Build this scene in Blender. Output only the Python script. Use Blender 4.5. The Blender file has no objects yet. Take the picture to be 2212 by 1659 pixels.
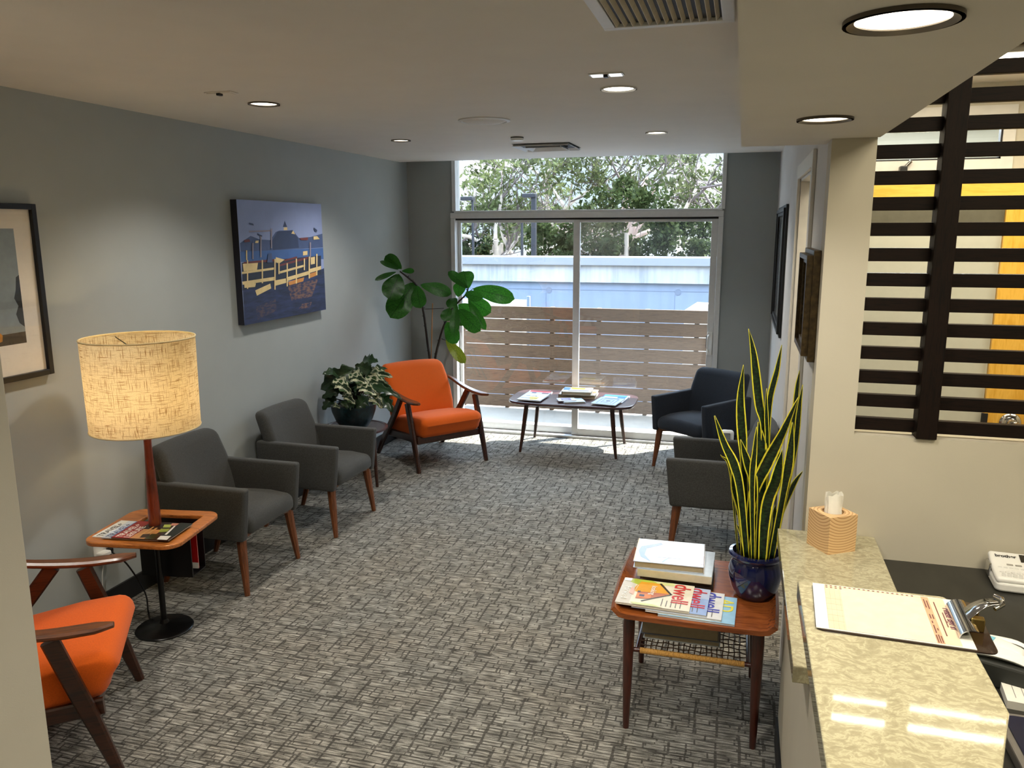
import bpy, bmesh, math, random
from mathutils import Vector as V, Matrix as M
random.seed(11)
S = bpy.context.scene
COL = S.collection
PI = math.pi

# ---- brightness settings
EXPO = 0.0
GLOW = 6
SKY0, SKY1 = 1.0, 2.2
SUN = 5.0
SUNDIR = (-1.2, -1.0, -2.0)
SUN_CUT_Y = 7.87
DLW, SOFW, OFFW, CORW, BRW, LAMPW = 20, 9, 14, 30, 25, 9
EXPO = 1.05
CORW = 7
LAMPW = 4.0
SKY0, SKY1 = .7, 6.5
SUN = 15
DLW, SOFW, OFFW, BRW = 28, 9.5, 14, 70
GLOW = 4

# ------------------------------------------------------------------ node helpers
def lin(c):
    f = lambda u: u / 12.92 if u <= .04045 else ((u + .055) / 1.055) ** 2.4
    return tuple(f(x / 255) for x in c[:3]) + (1,)

def nd(nt, kind, ins=None, **props):
    n = nt.nodes.new('ShaderNode' + kind)
    for k, v in props.items():
        setattr(n, k, v)
    for k, v in (ins or {}).items():
        s = n.inputs[k]
        if isinstance(v, bpy.types.NodeSocket):
            nt.links.new(v, s)
        else:
            s.default_value = v
    return n

def ramp(nt, fac, stops):
    n = nt.nodes.new('ShaderNodeValToRGB')
    nt.links.new(fac, n.inputs[0])
    e = n.color_ramp.elements
    while len(e) < len(stops):
        e.new(.5)
    for q, (p, c) in zip(e, stops):
        q.position = p
        q.color = c if len(c) == 4 else lin(c)
    return n.outputs[0]

def mixc(nt, fac, a, b, mode='MIX'):
    n = nt.nodes.new('ShaderNodeMix')
    n.data_type = 'RGBA'
    n.blend_type = mode
    for i, v in ((0, fac), (6, a), (7, b)):
        if isinstance(v, bpy.types.NodeSocket):
            nt.links.new(v, n.inputs[i])
        else:
            n.inputs[i].default_value = v
    return n.outputs[2]

def base_mat(name):
    m = bpy.data.materials.new(name)
    m.use_nodes = True
    nt = m.node_tree
    b = nt.nodes['Principled BSDF']
    tc = nd(nt, 'TexCoord').outputs['Object']
    return m, nt, b, tc

def mat(name, c, rough=.5, metal=0., var=.08, scale=30, bump=0., bscale=None, stretch=(1, 1, 1), spec=.5, coat=0., emit=None, estr=0.):
    m, nt, b, tc = base_mat(name)
    mp = nd(nt, 'Mapping', {'Vector': tc, 'Scale': stretch}).outputs[0]
    no = nd(nt, 'TexNoise', {'Vector': mp, 'Scale': scale, 'Detail': 4.})
    c1 = tuple(max(0, x * (1 - var)) for x in lin(c)[:3]) + (1,)
    c2 = tuple(min(1, x * (1 + var)) for x in lin(c)[:3]) + (1,)
    nt.links.new(ramp(nt, no.outputs[0], [(.3, c1), (.7, c2)]), b.inputs['Base Color'])
    b.inputs['Roughness'].default_value = rough
    b.inputs['Metallic'].default_value = metal
    b.inputs['Specular IOR Level'].default_value = spec
    b.inputs['Coat Weight'].default_value = coat
    if emit:
        b.inputs['Emission Color'].default_value = lin(emit)
        b.inputs['Emission Strength'].default_value = estr
    if bump:
        n2 = nd(nt, 'TexNoise', {'Vector': mp, 'Scale': bscale or scale * 4, 'Detail': 3.})
        bp = nd(nt, 'Bump', {'Height': n2.outputs[0], 'Strength': bump, 'Distance': .004})
        nt.links.new(bp.outputs[0], b.inputs['Normal'])
    return m

def wood(name, c1, c2, axis=0, scale=6, rough=.35, coat=.2, ring=14, spec=.5):
    m, nt, b, tc = base_mat(name)
    st = [ring, ring, ring]
    st[axis] = 1.2
    mp = nd(nt, 'Mapping', {'Vector': tc, 'Scale': st}).outputs[0]
    n1 = nd(nt, 'TexNoise', {'Vector': mp, 'Scale': scale, 'Detail': 6., 'Distortion': .6})
    n2 = nd(nt, 'TexNoise', {'Vector': mp, 'Scale': scale * 6, 'Detail': 2.})
    f = nd(nt, 'Math', {0: n1.outputs[0], 1: nd(nt, 'Math', {0: n2.outputs[0], 1: .3}, operation='MULTIPLY').outputs[0]}, operation='ADD').outputs[0]
    nt.links.new(ramp(nt, f, [(.45, lin(c1)), (.62, lin(c2)), (.8, lin(c1))]), b.inputs['Base Color'])
    b.inputs['Roughness'].default_value = rough
    b.inputs['Coat Weight'].default_value = coat
    b.inputs['Coat Roughness'].default_value = .2
    b.inputs['Specular IOR Level'].default_value = spec
    return m

def fabric(name, c, var=.3, scale=160, rough=.9):
    m, nt, b, tc = base_mat(name)
    a = nd(nt, 'TexNoise', {'Vector': nd(nt, 'Mapping', {'Vector': tc, 'Scale': (1, 1, 5)}).outputs[0], 'Scale': scale, 'Detail': 2.}).outputs[0]
    a2 = nd(nt, 'TexNoise', {'Vector': nd(nt, 'Mapping', {'Vector': tc, 'Scale': (1, 5, 1)}).outputs[0], 'Scale': scale, 'Detail': 2.}).outputs[0]
    f = nd(nt, 'Math', {0: a, 1: a2}, operation='ADD').outputs[0]
    f = nd(nt, 'Math', {0: f, 1: .5}, operation='MULTIPLY').outputs[0]
    k = lin(c)
    nt.links.new(ramp(nt, f, [(.35, tuple(x * (1 - var) for x in k[:3]) + (1,)), (.65, tuple(min(1, x * (1 + var)) for x in k[:3]) + (1,))]), b.inputs['Base Color'])
    b.inputs['Roughness'].default_value = rough
    b.inputs['Specular IOR Level'].default_value = .2
    b.inputs['Sheen Weight'].default_value = .12
    bp = nd(nt, 'Bump', {'Height': f, 'Strength': .25, 'Distance': .002})
    nt.links.new(bp.outputs[0], b.inputs['Normal'])
    return m

def glass(name, tint=(1, 1, 1, 1), refl=1.0, haze=0.):
    m = bpy.data.materials.new(name)
    m.use_nodes = True
    nt = m.node_tree
    nt.nodes.remove(nt.nodes['Principled BSDF'])
    out = nt.nodes['Material Output']
    fr = nd(nt, 'LayerWeight', {0: .5}).outputs['Facing']
    fr = nd(nt, 'Math', {0: fr, 1: 5.}, operation='POWER').outputs[0]
    fr = nd(nt, 'Math', {0: fr, 1: .96 * refl, 2: .04 * refl}, operation='MULTIPLY_ADD').outputs[0]
    tr = nd(nt, 'BsdfTransparent', {'Color': tint}).outputs[0]
    gl = nd(nt, 'BsdfGlossy', {'Color': (1, 1, 1, 1), 'Roughness': .01}).outputs[0]
    mx = nd(nt, 'MixShader', {0: fr, 1: tr, 2: gl}).outputs[0]
    if haze:        # thin even whitish haze over the pane
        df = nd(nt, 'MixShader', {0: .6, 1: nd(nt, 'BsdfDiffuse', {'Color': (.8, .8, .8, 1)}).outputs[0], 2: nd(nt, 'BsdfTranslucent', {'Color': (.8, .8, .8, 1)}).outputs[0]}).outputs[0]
        mx = nd(nt, 'MixShader', {0: haze, 1: mx, 2: df}).outputs[0]
    nt.links.new(mx, out.inputs[0])
    return m

def emis(name, c, s):
    return mat(name, c, .5, 0, .02, 20, emit=c, estr=s)

# ------------------------------------------------------------------ mesh builder
class MB:
    def __init__(s):
        s.bm = bmesh.new()
        s.lim = 20
    def add(s, b2, mt=None, mi=0):
        if mt is not None:
            b2.transform(mt)
        for f in b2.faces:
            f.material_index = mi
        me = bpy.data.meshes.new('t')
        b2.to_mesh(me)
        b2.free()
        s.bm.from_mesh(me)
        bpy.data.meshes.remove(me)
        return s
    def box(s, x0, x1, y0, y1, z0, z1, mi=0, bev=0, seg=2, mt=None):
        b = bmesh.new()
        bmesh.ops.create_cube(b, size=1)
        b.transform(M.Translation(((x0 + x1) / 2, (y0 + y1) / 2, (z0 + z1) / 2)) @ M.Diagonal((abs(x1 - x0), abs(y1 - y0), abs(z1 - z0), 1)))
        if bev:
            bmesh.ops.bevel(b, geom=b.edges[:], offset=bev, segments=seg, profile=.5, affect='EDGES')
        return s.add(b, mt, mi)
    def cushion(s, sx, sy, sz, bev, fn=None, seg=4, sub=3, mi=0, mt=None):
        s.lim = max(s.lim, 40)
        b = bmesh.new()
        bmesh.ops.create_cube(b, size=1)
        b.transform(M.Diagonal((sx, sy, sz, 1)))
        bmesh.ops.bevel(b, geom=b.edges[:], offset=bev, segments=seg, profile=.5, affect='EDGES')
        bmesh.ops.subdivide_edges(b, edges=[e for e in b.edges if e.calc_length() > bev * 1.5], cuts=sub, use_grid_fill=True)
        if fn:
            for v in b.verts:
                v.co = V(fn(v.co))
        return s.add(b, mt, mi)
    def tube(s, pts, rad, seg=10, mi=0, cap=True, flat=1.0, up=(0, 0, 1)):
        pts = [V(q) for q in pts]
        if not isinstance(rad, (list, tuple)):
            rad = [rad] * len(pts)
        s.lim = max(s.lim, 50)
        b = bmesh.new()
        rings = []
        pu = V(up)
        for i, q in enumerate(pts):
            d = (pts[min(i + 1, len(pts) - 1)] - pts[max(i - 1, 0)]).normalized()
            if abs(d.dot(pu)) > .95:
                pu = V((1, 0, 0)) if abs(d.x) < .8 else V((0, 1, 0))
            a = d.cross(pu).normalized()
            c = a.cross(d).normalized()
            rings.append([b.verts.new(q + rad[i] * (math.cos(2 * PI * k / seg) * a + flat * math.sin(2 * PI * k / seg) * c)) for k in range(seg)])
        for r0, r1 in zip(rings, rings[1:]):
            for k in range(seg):
                b.faces.new((r0[k], r0[(k + 1) % seg], r1[(k + 1) % seg], r1[k]))
        if cap:
            b.faces.new(rings[0][::-1])
            b.faces.new(rings[-1])
        bmesh.ops.recalc_face_normals(b, faces=b.faces[:])
        return s.add(b, None, mi)
    def bar(s, pts, ws, hs, side, mi=0, bev=.25):
        """loft of rounded rectangular sections along pts; side = direction of the width"""
        pts = [V(q) for q in pts]
        side = V(side).normalized()
        n = len(pts)
        s.lim = max(s.lim, 30)
        b = bmesh.new()
        rings = []
        for i, q in enumerate(pts):
            d = (pts[min(i + 1, n - 1)] - pts[max(i - 1, 0)]).normalized()
            sd = (side - d * side.dot(d)).normalized()
            up = sd.cross(d).normalized()
            w = ws[i] if isinstance(ws, (list, tuple)) else ws
            h = hs[i] if isinstance(hs, (list, tuple)) else hs
            e = min(w, h) * bev
            loc = [(w / 2 - e, -h / 2), (w / 2, -h / 2 + e), (w / 2, h / 2 - e), (w / 2 - e, h / 2), (-w / 2 + e, h / 2), (-w / 2, h / 2 - e), (-w / 2, -h / 2 + e), (-w / 2 + e, -h / 2)]
            rings.append([b.verts.new(q + sd * x + up * y) for x, y in loc])
        for r0, r1 in zip(rings, rings[1:]):
            for k in range(8):
                b.faces.new((r0[k], r0[(k + 1) % 8], r1[(k + 1) % 8], r1[k]))
        b.faces.new(rings[0][::-1])
        b.faces.new(rings[-1])
        bmesh.ops.recalc_face_normals(b, faces=b.faces[:])
        return s.add(b, None, mi)
    def lathe(s, prof, seg=40, c=(0, 0, 0), mi=0, cap=True):
        s.lim = max(s.lim, 40)
        b = bmesh.new()
        rings = []
        for r, z in prof:
            rings.append([b.verts.new((c[0] + r * math.cos(2 * PI * k / seg), c[1] + r * math.sin(2 * PI * k / seg), c[2] + z)) for k in range(seg)])
        for r0, r1 in zip(rings, rings[1:]):
            for k in range(seg):
                b.faces.new((r0[k], r0[(k + 1) % seg], r1[(k + 1) % seg], r1[k]))
        if cap:
            b.faces.new(rings[0][::-1])
            b.faces.new(rings[-1])
        bmesh.ops.recalc_face_normals(b, faces=b.faces[:])
        return s.add(b, None, mi)
    def prism(s, poly, z0, z1, mi=0, bev=0, seg=2, mt=None):
        b = bmesh.new()
        a = [b.verts.new((x, y, z0)) for x, y in poly]
        c = [b.verts.new((x, y, z1)) for x, y in poly]
        n = len(poly)
        b.faces.new(a[::-1])
        b.faces.new(c)
        for k in range(n):
            b.faces.new((a[k], a[(k + 1) % n], c[(k + 1) % n], c[k]))
        bmesh.ops.recalc_face_normals(b, faces=b.faces[:])
        if bev:
            bmesh.ops.bevel(b, geom=[e for e in b.edges if abs(e.verts[0].co.z - e.verts[1].co.z) < 1e-6], offset=bev, segments=seg, profile=.5, affect='EDGES')
        return s.add(b, mt, mi)
    def poly(s, pts, mi=0):
        b = bmesh.new()
        b.faces.new([b.verts.new(q) for q in pts])
        return s.add(b, None, mi)
    def grid(s, rows, mi=0, thick=0):
        s.lim = max(s.lim, 50)
        b = bmesh.new()
        vs = [[b.verts.new(q) for q in r] for r in rows]
        for r0, r1 in zip(vs, vs[1:]):
            for k in range(len(r0) - 1):
                b.faces.new((r0[k], r0[k + 1], r1[k + 1], r1[k]))
        if thick:
            bmesh.ops.recalc_face_normals(b, faces=b.faces[:])
            bmesh.ops.solidify(b, geom=b.faces[:], thickness=thick)
            bmesh.ops.recalc_face_normals(b, faces=b.faces[:])
        return s.add(b, None, mi)
    def build(s, name, mats, parent=None, loc=(0, 0, 0), sharp=None):
        s.bm.normal_update()
        lim = math.radians(sharp or s.lim)
        for e in s.bm.edges:
            if len(e.link_faces) == 2:
                e.smooth = e.calc_face_angle(0) < lim
        flat = [not any(e.smooth for e in f.edges) for f in s.bm.faces]
        me = bpy.data.meshes.new(name)
        s.bm.to_mesh(me)
        s.bm.free()
        for q, k in zip(me.polygons, flat):
            q.use_smooth = not k
        for m in (mats if isinstance(mats, (list, tuple)) else [mats]):
            me.materials.append(m)
        o = bpy.data.objects.new(name, me)
        COL.objects.link(o)
        o.location = loc
        if parent:
            o.parent = parent
        return o

def tag(o, label=None, cat=None, group=None, kind=None):
    for k, v in (('label', label), ('category', cat), ('group', group), ('kind', kind)):
        if v:
            o[k] = v
    return o

def thing(name, label, cat, loc=(0, 0, 0), rz=0, group=None):
    o = bpy.data.objects.new(name, None)
    o.empty_display_size = .05
    COL.objects.link(o)
    o.location = loc
    o.rotation_euler = (0, 0, rz)
    return tag(o, label, cat, group)

def struct(name, mb, mats, parent=None):
    o = mb.build(name, mats, parent)
    if not parent:
        o['kind'] = 'structure'
    return o

def copy_tree(o, parent=None):
    c = o.copy()
    COL.objects.link(c)
    if parent:
        c.parent = parent
    for ch in list(o.children):
        copy_tree(ch, c)
    return c

def dup(root, loc, rz, label, group=None):
    c = copy_tree(root)
    c.location = loc
    c.rotation_euler = (0, 0, rz)
    c['label'] = label
    if group:
        c['group'] = group
    return c

def text(name, body, size, m, parent, loc, rot=(0, 0, 0), sx=1.0, align='LEFT', bold=0.0):
    cu = bpy.data.curves.new(name, 'FONT')
    cu.body = body
    cu.size = size
    cu.align_x = align
    cu.offset = bold
    cu.extrude = .0002
    t = bpy.data.objects.new(name, cu)
    COL.objects.link(t)
    dg = bpy.context.evaluated_depsgraph_get()
    me = bpy.data.meshes.new_from_object(t.evaluated_get(dg))
    bpy.data.objects.remove(t)
    me.materials.clear()
    me.materials.append(m)
    o = bpy.data.objects.new(name, me)
    COL.objects.link(o)
    o.parent = parent
    o.location = loc
    o.rotation_euler = rot
    o.scale = (sx, 1, 1)
    return o

def rrect(x0, x1, y0, y1, r, n=5):
    pts = []
    for cx, cy, a in ((x1 - r, y1 - r, 0), (x0 + r, y1 - r, 90), (x0 + r, y0 + r, 180), (x1 - r, y0 + r, 270)):
        for k in range(n + 1):
            t = math.radians(a + 90 * k / n)
            pts.append((cx + r * math.cos(t), cy + r * math.sin(t)))
    return pts

def smooth_path(pts, n=24):
    """Catmull-Rom through pts"""
    P = [V(q) for q in pts]
    P = [P[0] * 2 - P[1]] + P + [P[-1] * 2 - P[-2]]
    out = []
    m = len(P) - 3
    for i in range(n + 1):
        t = i / n * m
        k = min(int(t), m - 1)
        u = t - k
        a, b, c, d = P[k:k + 4]
        out.append(.5 * ((2 * b) + (c - a) * u + (2 * a - 5 * b + 4 * c - d) * u * u + (3 * b - a - 3 * c + d) * u ** 3))
    return out

# ------------------------------------------------------------------ camera, view
cd = bpy.data.cameras.new('camera')
cam = bpy.data.objects.new('camera', cd)
COL.objects.link(cam)
R_, U_, F_ = V((0.96214353, 0.27252061, -0.00351447)), V((-0.04846884, 0.183782, 0.98177133)), V((-0.26819882, 0.94443459, -0.19003342))
mw = M((R_, U_, -F_)).transposed().to_4x4()
mw.translation = V((0, 0, 1.86))
cam.matrix_world = mw
cd.sensor_width = 36
cd.lens = 1733.34 / 2212 * 36
cd.clip_start = .05
cd.clip_end = 200
S.camera = cam
S.view_settings.view_transform = 'Standard'
S.view_settings.look = 'None'
S.view_settings.gamma = 1
S.view_settings.exposure = EXPO
S.cycles.max_bounces = 8
S.cycles.diffuse_bounces = 4
S.cycles.use_adaptive_sampling = True
S.cycles.adaptive_threshold = .05
S.cycles.transparent_max_bounces = 16
S.cycles.sample_clamp_indirect = 6
S.cycles.caustics_reflective = False
S.cycles.caustics_refractive = False
# ------------------------------------------------------------------ materials
M_wall = mat('grey_wall_paint', (164, 170, 169), .75, 0, .02, 6, bump=.06, bscale=400)
M_wallw = mat('pale_wall_paint', (206, 206, 204), .7, 0, .02, 6, bump=.06, bscale=400)
M_warm = mat('beige_wall_paint', (196, 190, 172), .65, 0, .02, 6, bump=.06, bscale=400)
M_ceil = mat('ceiling_paint', (222, 218, 210), .8, 0, .02, 5, bump=.05, bscale=300)
M_black = mat('black_plastic', (16, 16, 18), .35)
M_blackm = mat('black_metal', (14, 13, 13), .28, .3)
M_basebd = mat('black_rubber_base', (15, 15, 16), .55)
M_white = mat('white_plastic', (232, 232, 228), .35, 0, .02)
M_wmetal = mat('white_enamel', (215, 215, 212), .4, 0, .03)
M_alu = mat('white_aluminium', (226, 228, 228), .38, .15, .03)
M_trim = mat('white_trim_paint', (214, 212, 206), .45, 0, .03)
M_chrome = mat('chrome', (200, 200, 200), .12, 1, .05)
M_gasket = mat('dark_gasket', (22, 22, 24), .6)
M_glass = glass('window_glass', (.97, .99, 1, 1), 1.0)
M_pglass = glass('picture_glass', (1, 1, 1, 1), .8)
M_grey = fabric('charcoal_grey_tweed', (66, 67, 66))
M_dark = fabric('dark_slate_tweed', (38, 44, 53))
M_orange = fabric('orange_wool', (212, 92, 20), .12, 220)
M_waln = wood('walnut_legs', (84, 46, 24), (122, 70, 36), 2, 5)
M_dwaln = wood('dark_walnut', (36, 18, 10), (64, 32, 17), 0, 5, .35, .25)
M_arm = wood('armrest_walnut', (76, 38, 14), (112, 60, 23), 0, 5, .32, .3)
M_teak = wood('teak_top', (116, 60, 26), (150, 82, 36), 0, 4, .25, .5)
M_teakd = wood('teak_legs', (50, 20, 12), (74, 30, 17), 2, 4, .3, .4)
M_lampw = wood('lamp_teak', (150, 84, 34), (196, 122, 58), 0, 5, .3, .4)
M_post = wood('lamp_post_teak', (96, 34, 14), (132, 52, 22), 2, 4, .28, .5)
M_esp = wood('espresso_oak', (12, 8, 6), (27, 16, 10), 0, 8, .6, 0, 22, .15)
M_espv = wood('espresso_oak_upright', (12, 8, 6), (27, 16, 10), 2, 8, .6, 0, 22, .15)
M_coffee = wood('coffee_table_walnut', (52, 34, 36), (80, 56, 58), 0, 5, .28, .3)
M_maple = wood('maple_veneer', (222, 168, 58), (238, 190, 84), 2, 3, .4, .3, 8)
M_maplex = wood('maple_veneer_header', (228, 178, 66), (242, 200, 90), 0, 3, .4, .3, 8)
M_fence = wood('weathered_fence_board', (78, 60, 46), (106, 84, 64), 0, 6, .7, 0, 22)
M_paper = mat('paper', (214, 212, 203), .7, 0, .03, 60)
M_cream = mat('cream_paper', (164, 150, 120), .7, 0, .05, 60)
M_mat = mat('mat_board', (238, 232, 222), .8, 0, .02)
M_soil = mat('potting_soil', (34, 26, 20), .95, 0, .4, 120, bump=.8)
M_rattan = mat('rattan', (206, 158, 84), .6, 0, .25, 200)
M_bluepot = mat('cobalt_glaze', (7, 16, 66), .12, 0, .25, 5, coat=.8)
M_teal = mat('mottled_teal_glaze', (20, 46, 52), .3, 0, .5, 60)
M_conc = mat('balcony_concrete', (176, 174, 168), .85, 0, .08, 4)

def carpet():
    m, nt, b, tc = base_mat('woven_pattern_carpet')
    # wobble so that the lines are not ruler-straight
    wob = nd(nt, 'TexNoise', {'Vector': tc, 'Scale': 9., 'Detail': 2.}).outputs['Color']
    p = nd(nt, 'VectorMath', {0: tc, 1: nd(nt, 'VectorMath', {0: wob, 1: (.012, .006, 0)}, operation='MULTIPLY').outputs[0]}, operation='ADD').outputs[0]
    def brick(w, h, mort, off, sm=.2):
        n = nd(nt, 'TexBrick', {'Vector': p, 'Scale': 1., 'Mortar Size': mort, 'Mortar Smooth': sm, 'Brick Width': w, 'Row Height': h, 'Bias': 0.,
                                'Color1': (0, 0, 0, 1), 'Color2': (1, 1, 1, 1), 'Mortar': (.5, .5, .5, 1)}, offset=off, offset_frequency=3, squash=.72, squash_frequency=2)
        return n.outputs['Fac'], n.outputs['Color']
    f1, c1 = brick(.105, .034, .0040, .37, .25)
    f2, c2 = brick(.083, .24, .0056, .43, .25)
    f3, c3 = brick(.30, .017, .0021, .61, .3)
    def fadem(sc, lo, hi, seed):
        n = nd(nt, 'TexNoise', {'Vector': nd(nt, 'Mapping', {'Vector': tc, 'Scale': sc, 'Location': (seed, seed, 0)}).outputs[0], 'Scale': 2., 'Detail': 3.}).outputs[0]
        return ramp(nt, n, [(lo, (0, 0, 0, 1)), (hi, (1, 1, 1, 1))])
    mul = lambda x, y: nd(nt, 'Math', {0: x, 1: y}, operation='MULTIPLY').outputs[0]
    mx_ = lambda x, y: nd(nt, 'Math', {0: x, 1: y}, operation='MAXIMUM').outputs[0]
    a = mul(f1, fadem((6, 16, 1), .40, .47, 0.))
    c = mul(f2, fadem((9, 5, 1), .46, .52, 5.))
    d = mul(f3, fadem((7, 24, 1), .42, .50, 9.))
    dark = mx_(mx_(a, c), d)
    dark = mul(dark, .8)
    streak = nd(nt, 'TexNoise', {'Vector': nd(nt, 'Mapping', {'Vector': p, 'Scale': (9, 130, 1)}).outputs[0], 'Scale': 1.6, 'Detail': 3.}).outputs[0]
    pile = nd(nt, 'TexNoise', {'Vector': tc, 'Scale': 420., 'Detail': 1.}).outputs[0]
    blot = nd(nt, 'TexNoise', {'Vector': nd(nt, 'Mapping', {'Vector': tc, 'Scale': (10, 16, 1)}).outputs[0], 'Scale': 1.2, 'Detail': 4.}).outputs[0]
    v = mul(streak, .62)
    v = nd(nt, 'Math', {0: pile, 1: .26, 2: v}, operation='MULTIPLY_ADD').outputs[0]
    v = nd(nt, 'Math', {0: blot, 1: .28, 2: v}, operation='MULTIPLY_ADD').outputs[0]
    col = ramp(nt, v, [(.46, (84, 82, 77)), (.56, (122, 120, 113)), (.62, (152, 149, 141)), (.74, (192, 189, 179))])
    tone = ramp(nt, nd(nt, 'TexNoise', {'Vector': tc, 'Scale': 2.5}).outputs[0], [(.35, (1, .97, .93, 1)), (.65, (.93, .97, 1, 1))])
    col = mixc(nt, .6, col, tone, 'MULTIPLY')
    dc = ramp(nt, streak, [(.3, (44, 42, 39)), (.7, (72, 70, 66))])
    col = mixc(nt, dark, col, dc)
    nt.links.new(col, b.inputs['Base Color'])
    b.inputs['Roughness'].default_value = .95
    b.inputs['Specular IOR Level'].default_value = .1
    hgt = nd(nt, 'Math', {0: pile, 1: dark}, operation='SUBTRACT').outputs[0]
    nt.links.new(nd(nt, 'Bump', {'Height': hgt, 'Strength': .5, 'Distance': .004}).outputs[0], b.inputs['Normal'])
    return m
M_carpet = carpet()

def quartz():
    m, nt, b, tc = base_mat('mottled_beige_quartz')
    w = nd(nt, 'TexNoise', {'Vector': tc, 'Scale': 14., 'Detail': 3.}).outputs['Color']
    p = nd(nt, 'VectorMath', {0: tc, 1: nd(nt, 'VectorMath', {0: w, 1: (.09, .09, .09)}, operation='MULTIPLY').outputs[0]}, operation='ADD').outputs[0]
    n = nd(nt, 'TexNoise', {'Vector': nd(nt, 'Mapping', {'Vector': p, 'Scale': (1, 1.9, 1)}).outputs[0], 'Scale': 44., 'Detail': 5., 'Roughness': .65}).outputs[0]
    nt.links.new(ramp(nt, n, [(.36, (152, 145, 117)), (.5, (166, 159, 130)), (.56, (186, 180, 149)), (.64, (165, 158, 129))]), b.inputs['Base Color'])
    b.inputs['Roughness'].default_value = .045
    b.inputs['Specular IOR Level'].default_value = .5
    return m
M_quartz = quartz()
M_desk = mat('charcoal_laminate', (38, 37, 32), .42, 0, .3, 9, stretch=(3, 1, 1))

def linen():
    m = bpy.data.materials.new('linen_shade_cloth')
    m.use_nodes = True
    nt = m.node_tree
    nt.nodes.remove(nt.nodes['Principled BSDF'])
    tc = nd(nt, 'TexCoord').outputs['UV']
    a = nd(nt, 'TexNoise', {'Vector': nd(nt, 'Mapping', {'Vector': tc, 'Scale': (130, 4, 1)}).outputs[0], 'Scale': 1.5, 'Detail': 1.}).outputs[0]
    c = nd(nt, 'TexNoise', {'Vector': nd(nt, 'Mapping', {'Vector': tc, 'Scale': (4.5, 110, 1)}).outputs[0], 'Scale': 1.5, 'Detail': 1.}).outputs[0]
    s1 = ramp(nt, a, [(.60, (0, 0, 0, 1)), (.66, (1, 1, 1, 1))])
    s2 = ramp(nt, c, [(.60, (0, 0, 0, 1)), (.66, (1, 1, 1, 1))])
    s = nd(nt, 'Math', {0: s1, 1: s2}, operation='MAXIMUM').outputs[0]
    fine = nd(nt, 'TexNoise', {'Vector': tc, 'Scale': 160., 'Detail': 2.}).outputs[0]
    base = ramp(nt, fine, [(.3, (214, 196, 156)), (.7, (244, 230, 196))])
    col = mixc(nt, nd(nt, 'Math', {0: s, 1: .9}, operation='MULTIPLY').outputs[0], base, lin((150, 108, 56)))
    d = nd(nt, 'BsdfDiffuse', {'Color': col}).outputs[0]
    t = nd(nt, 'BsdfTranslucent', {'Color': col}).outputs[0]
    nt.links.new(nd(nt, 'MixShader', {0: .45, 1: d, 2: t}).outputs[0], nt.nodes['Material Output'].inputs[0])
    return m
M_linen = linen()

def leafmat(name, c1, c2, edge=None, trans=.35, rough=.35, band=0):
    """leaf blade: UV x runs across (0..1), UV y runs base to tip"""
    m = bpy.data.materials.new(name)
    m.use_nodes = True
    nt = m.node_tree
    b = nt.nodes['Principled BSDF']
    uv = nd(nt, 'TexCoord').outputs['UV']
    sp = nd(nt, 'SeparateXYZ', {0: uv})
    ax = nd(nt, 'Math', {0: nd(nt, 'Math', {0: sp.outputs[0], 1: .5}, operation='SUBTRACT').outputs[0]}, operation='ABSOLUTE').outputs[0]
    n = nd(nt, 'TexNoise', {'Vector': nd(nt, 'Mapping', {'Vector': uv, 'Scale': (6, 18, 1)}).outputs[0], 'Scale': 1.5, 'Detail': 3.}).outputs[0]
    if edge and not band:      # veined blade: pale midrib and side veins
        vein = nd(nt, 'Math', {0: sp.outputs[1], 1: 1.6, 2: nd(nt, 'Math', {0: ax, 1: -1.1}, operation='MULTIPLY').outputs[0]}, operation='MULTIPLY_ADD').outputs[0]
        vein = nd(nt, 'Math', {0: nd(nt, 'Math', {0: vein, 1: 5.5}, operation='MULTIPLY').outputs[0]}, operation='FRACT').outputs[0]
        vl = nd(nt, 'Math', {0: vein, 1: .09}, operation='LESS_THAN').outputs[0]
        mid = nd(nt, 'Math', {0: ax, 1: .022}, operation='LESS_THAN').outputs[0]
        line = nd(nt, 'Math', {0: vl, 1: mid}, operation='MAXIMUM').outputs[0]
        col = mixc(nt, nd(nt, 'Math', {0: line, 1: .65}, operation='MULTIPLY').outputs[0], ramp(nt, n, [(.3, lin(c1)), (.7, lin(c2))]), lin(edge))
    elif edge:                 # sword leaf: cross banding and a yellow margin
        wv = nd(nt, 'TexNoise', {'Vector': nd(nt, 'Mapping', {'Vector': uv, 'Scale': (2, 60, 1)}).outputs[0], 'Scale': 1., 'Detail': 2.}).outputs[0]
        body = ramp(nt, wv, [(.42, lin(c1)), (.6, lin(c2))])
        e = nd(nt, 'Math', {0: ax, 1: nd(nt, 'Math', {0: n, 1: .10, 2: .315}, operation='MULTIPLY_ADD').outputs[0]}, operation='GREATER_THAN').outputs[0]
        col = mixc(nt, e, body, lin(edge))
    else:
        col = ramp(nt, n, [(.3, lin(c1)), (.7, lin(c2))])
    nt.links.new(col, b.inputs['Base Color'])
    b.inputs['Roughness'].default_value = rough
    t = nd(nt, 'BsdfTranslucent', {'Color': col}).outputs[0]
    mx = nd(nt, 'MixShader', {0: trans, 1: b.outputs[0], 2: t}).outputs[0]
    nt.links.new(mx, nt.nodes['Material Output'].inputs[0])
    return m
M_fig = leafmat('fiddle_leaf', (28, 72, 18), (50, 106, 28), (16, 44, 12), .6, .4)
M_snake = leafmat('sword_leaf', (12, 26, 14), (38, 62, 30), (246, 234, 66), .1, .35, 1)
M_mond = leafmat('dark_split_leaf', (16, 36, 18), (34, 62, 30), (60, 90, 50), .12, .3)
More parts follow.
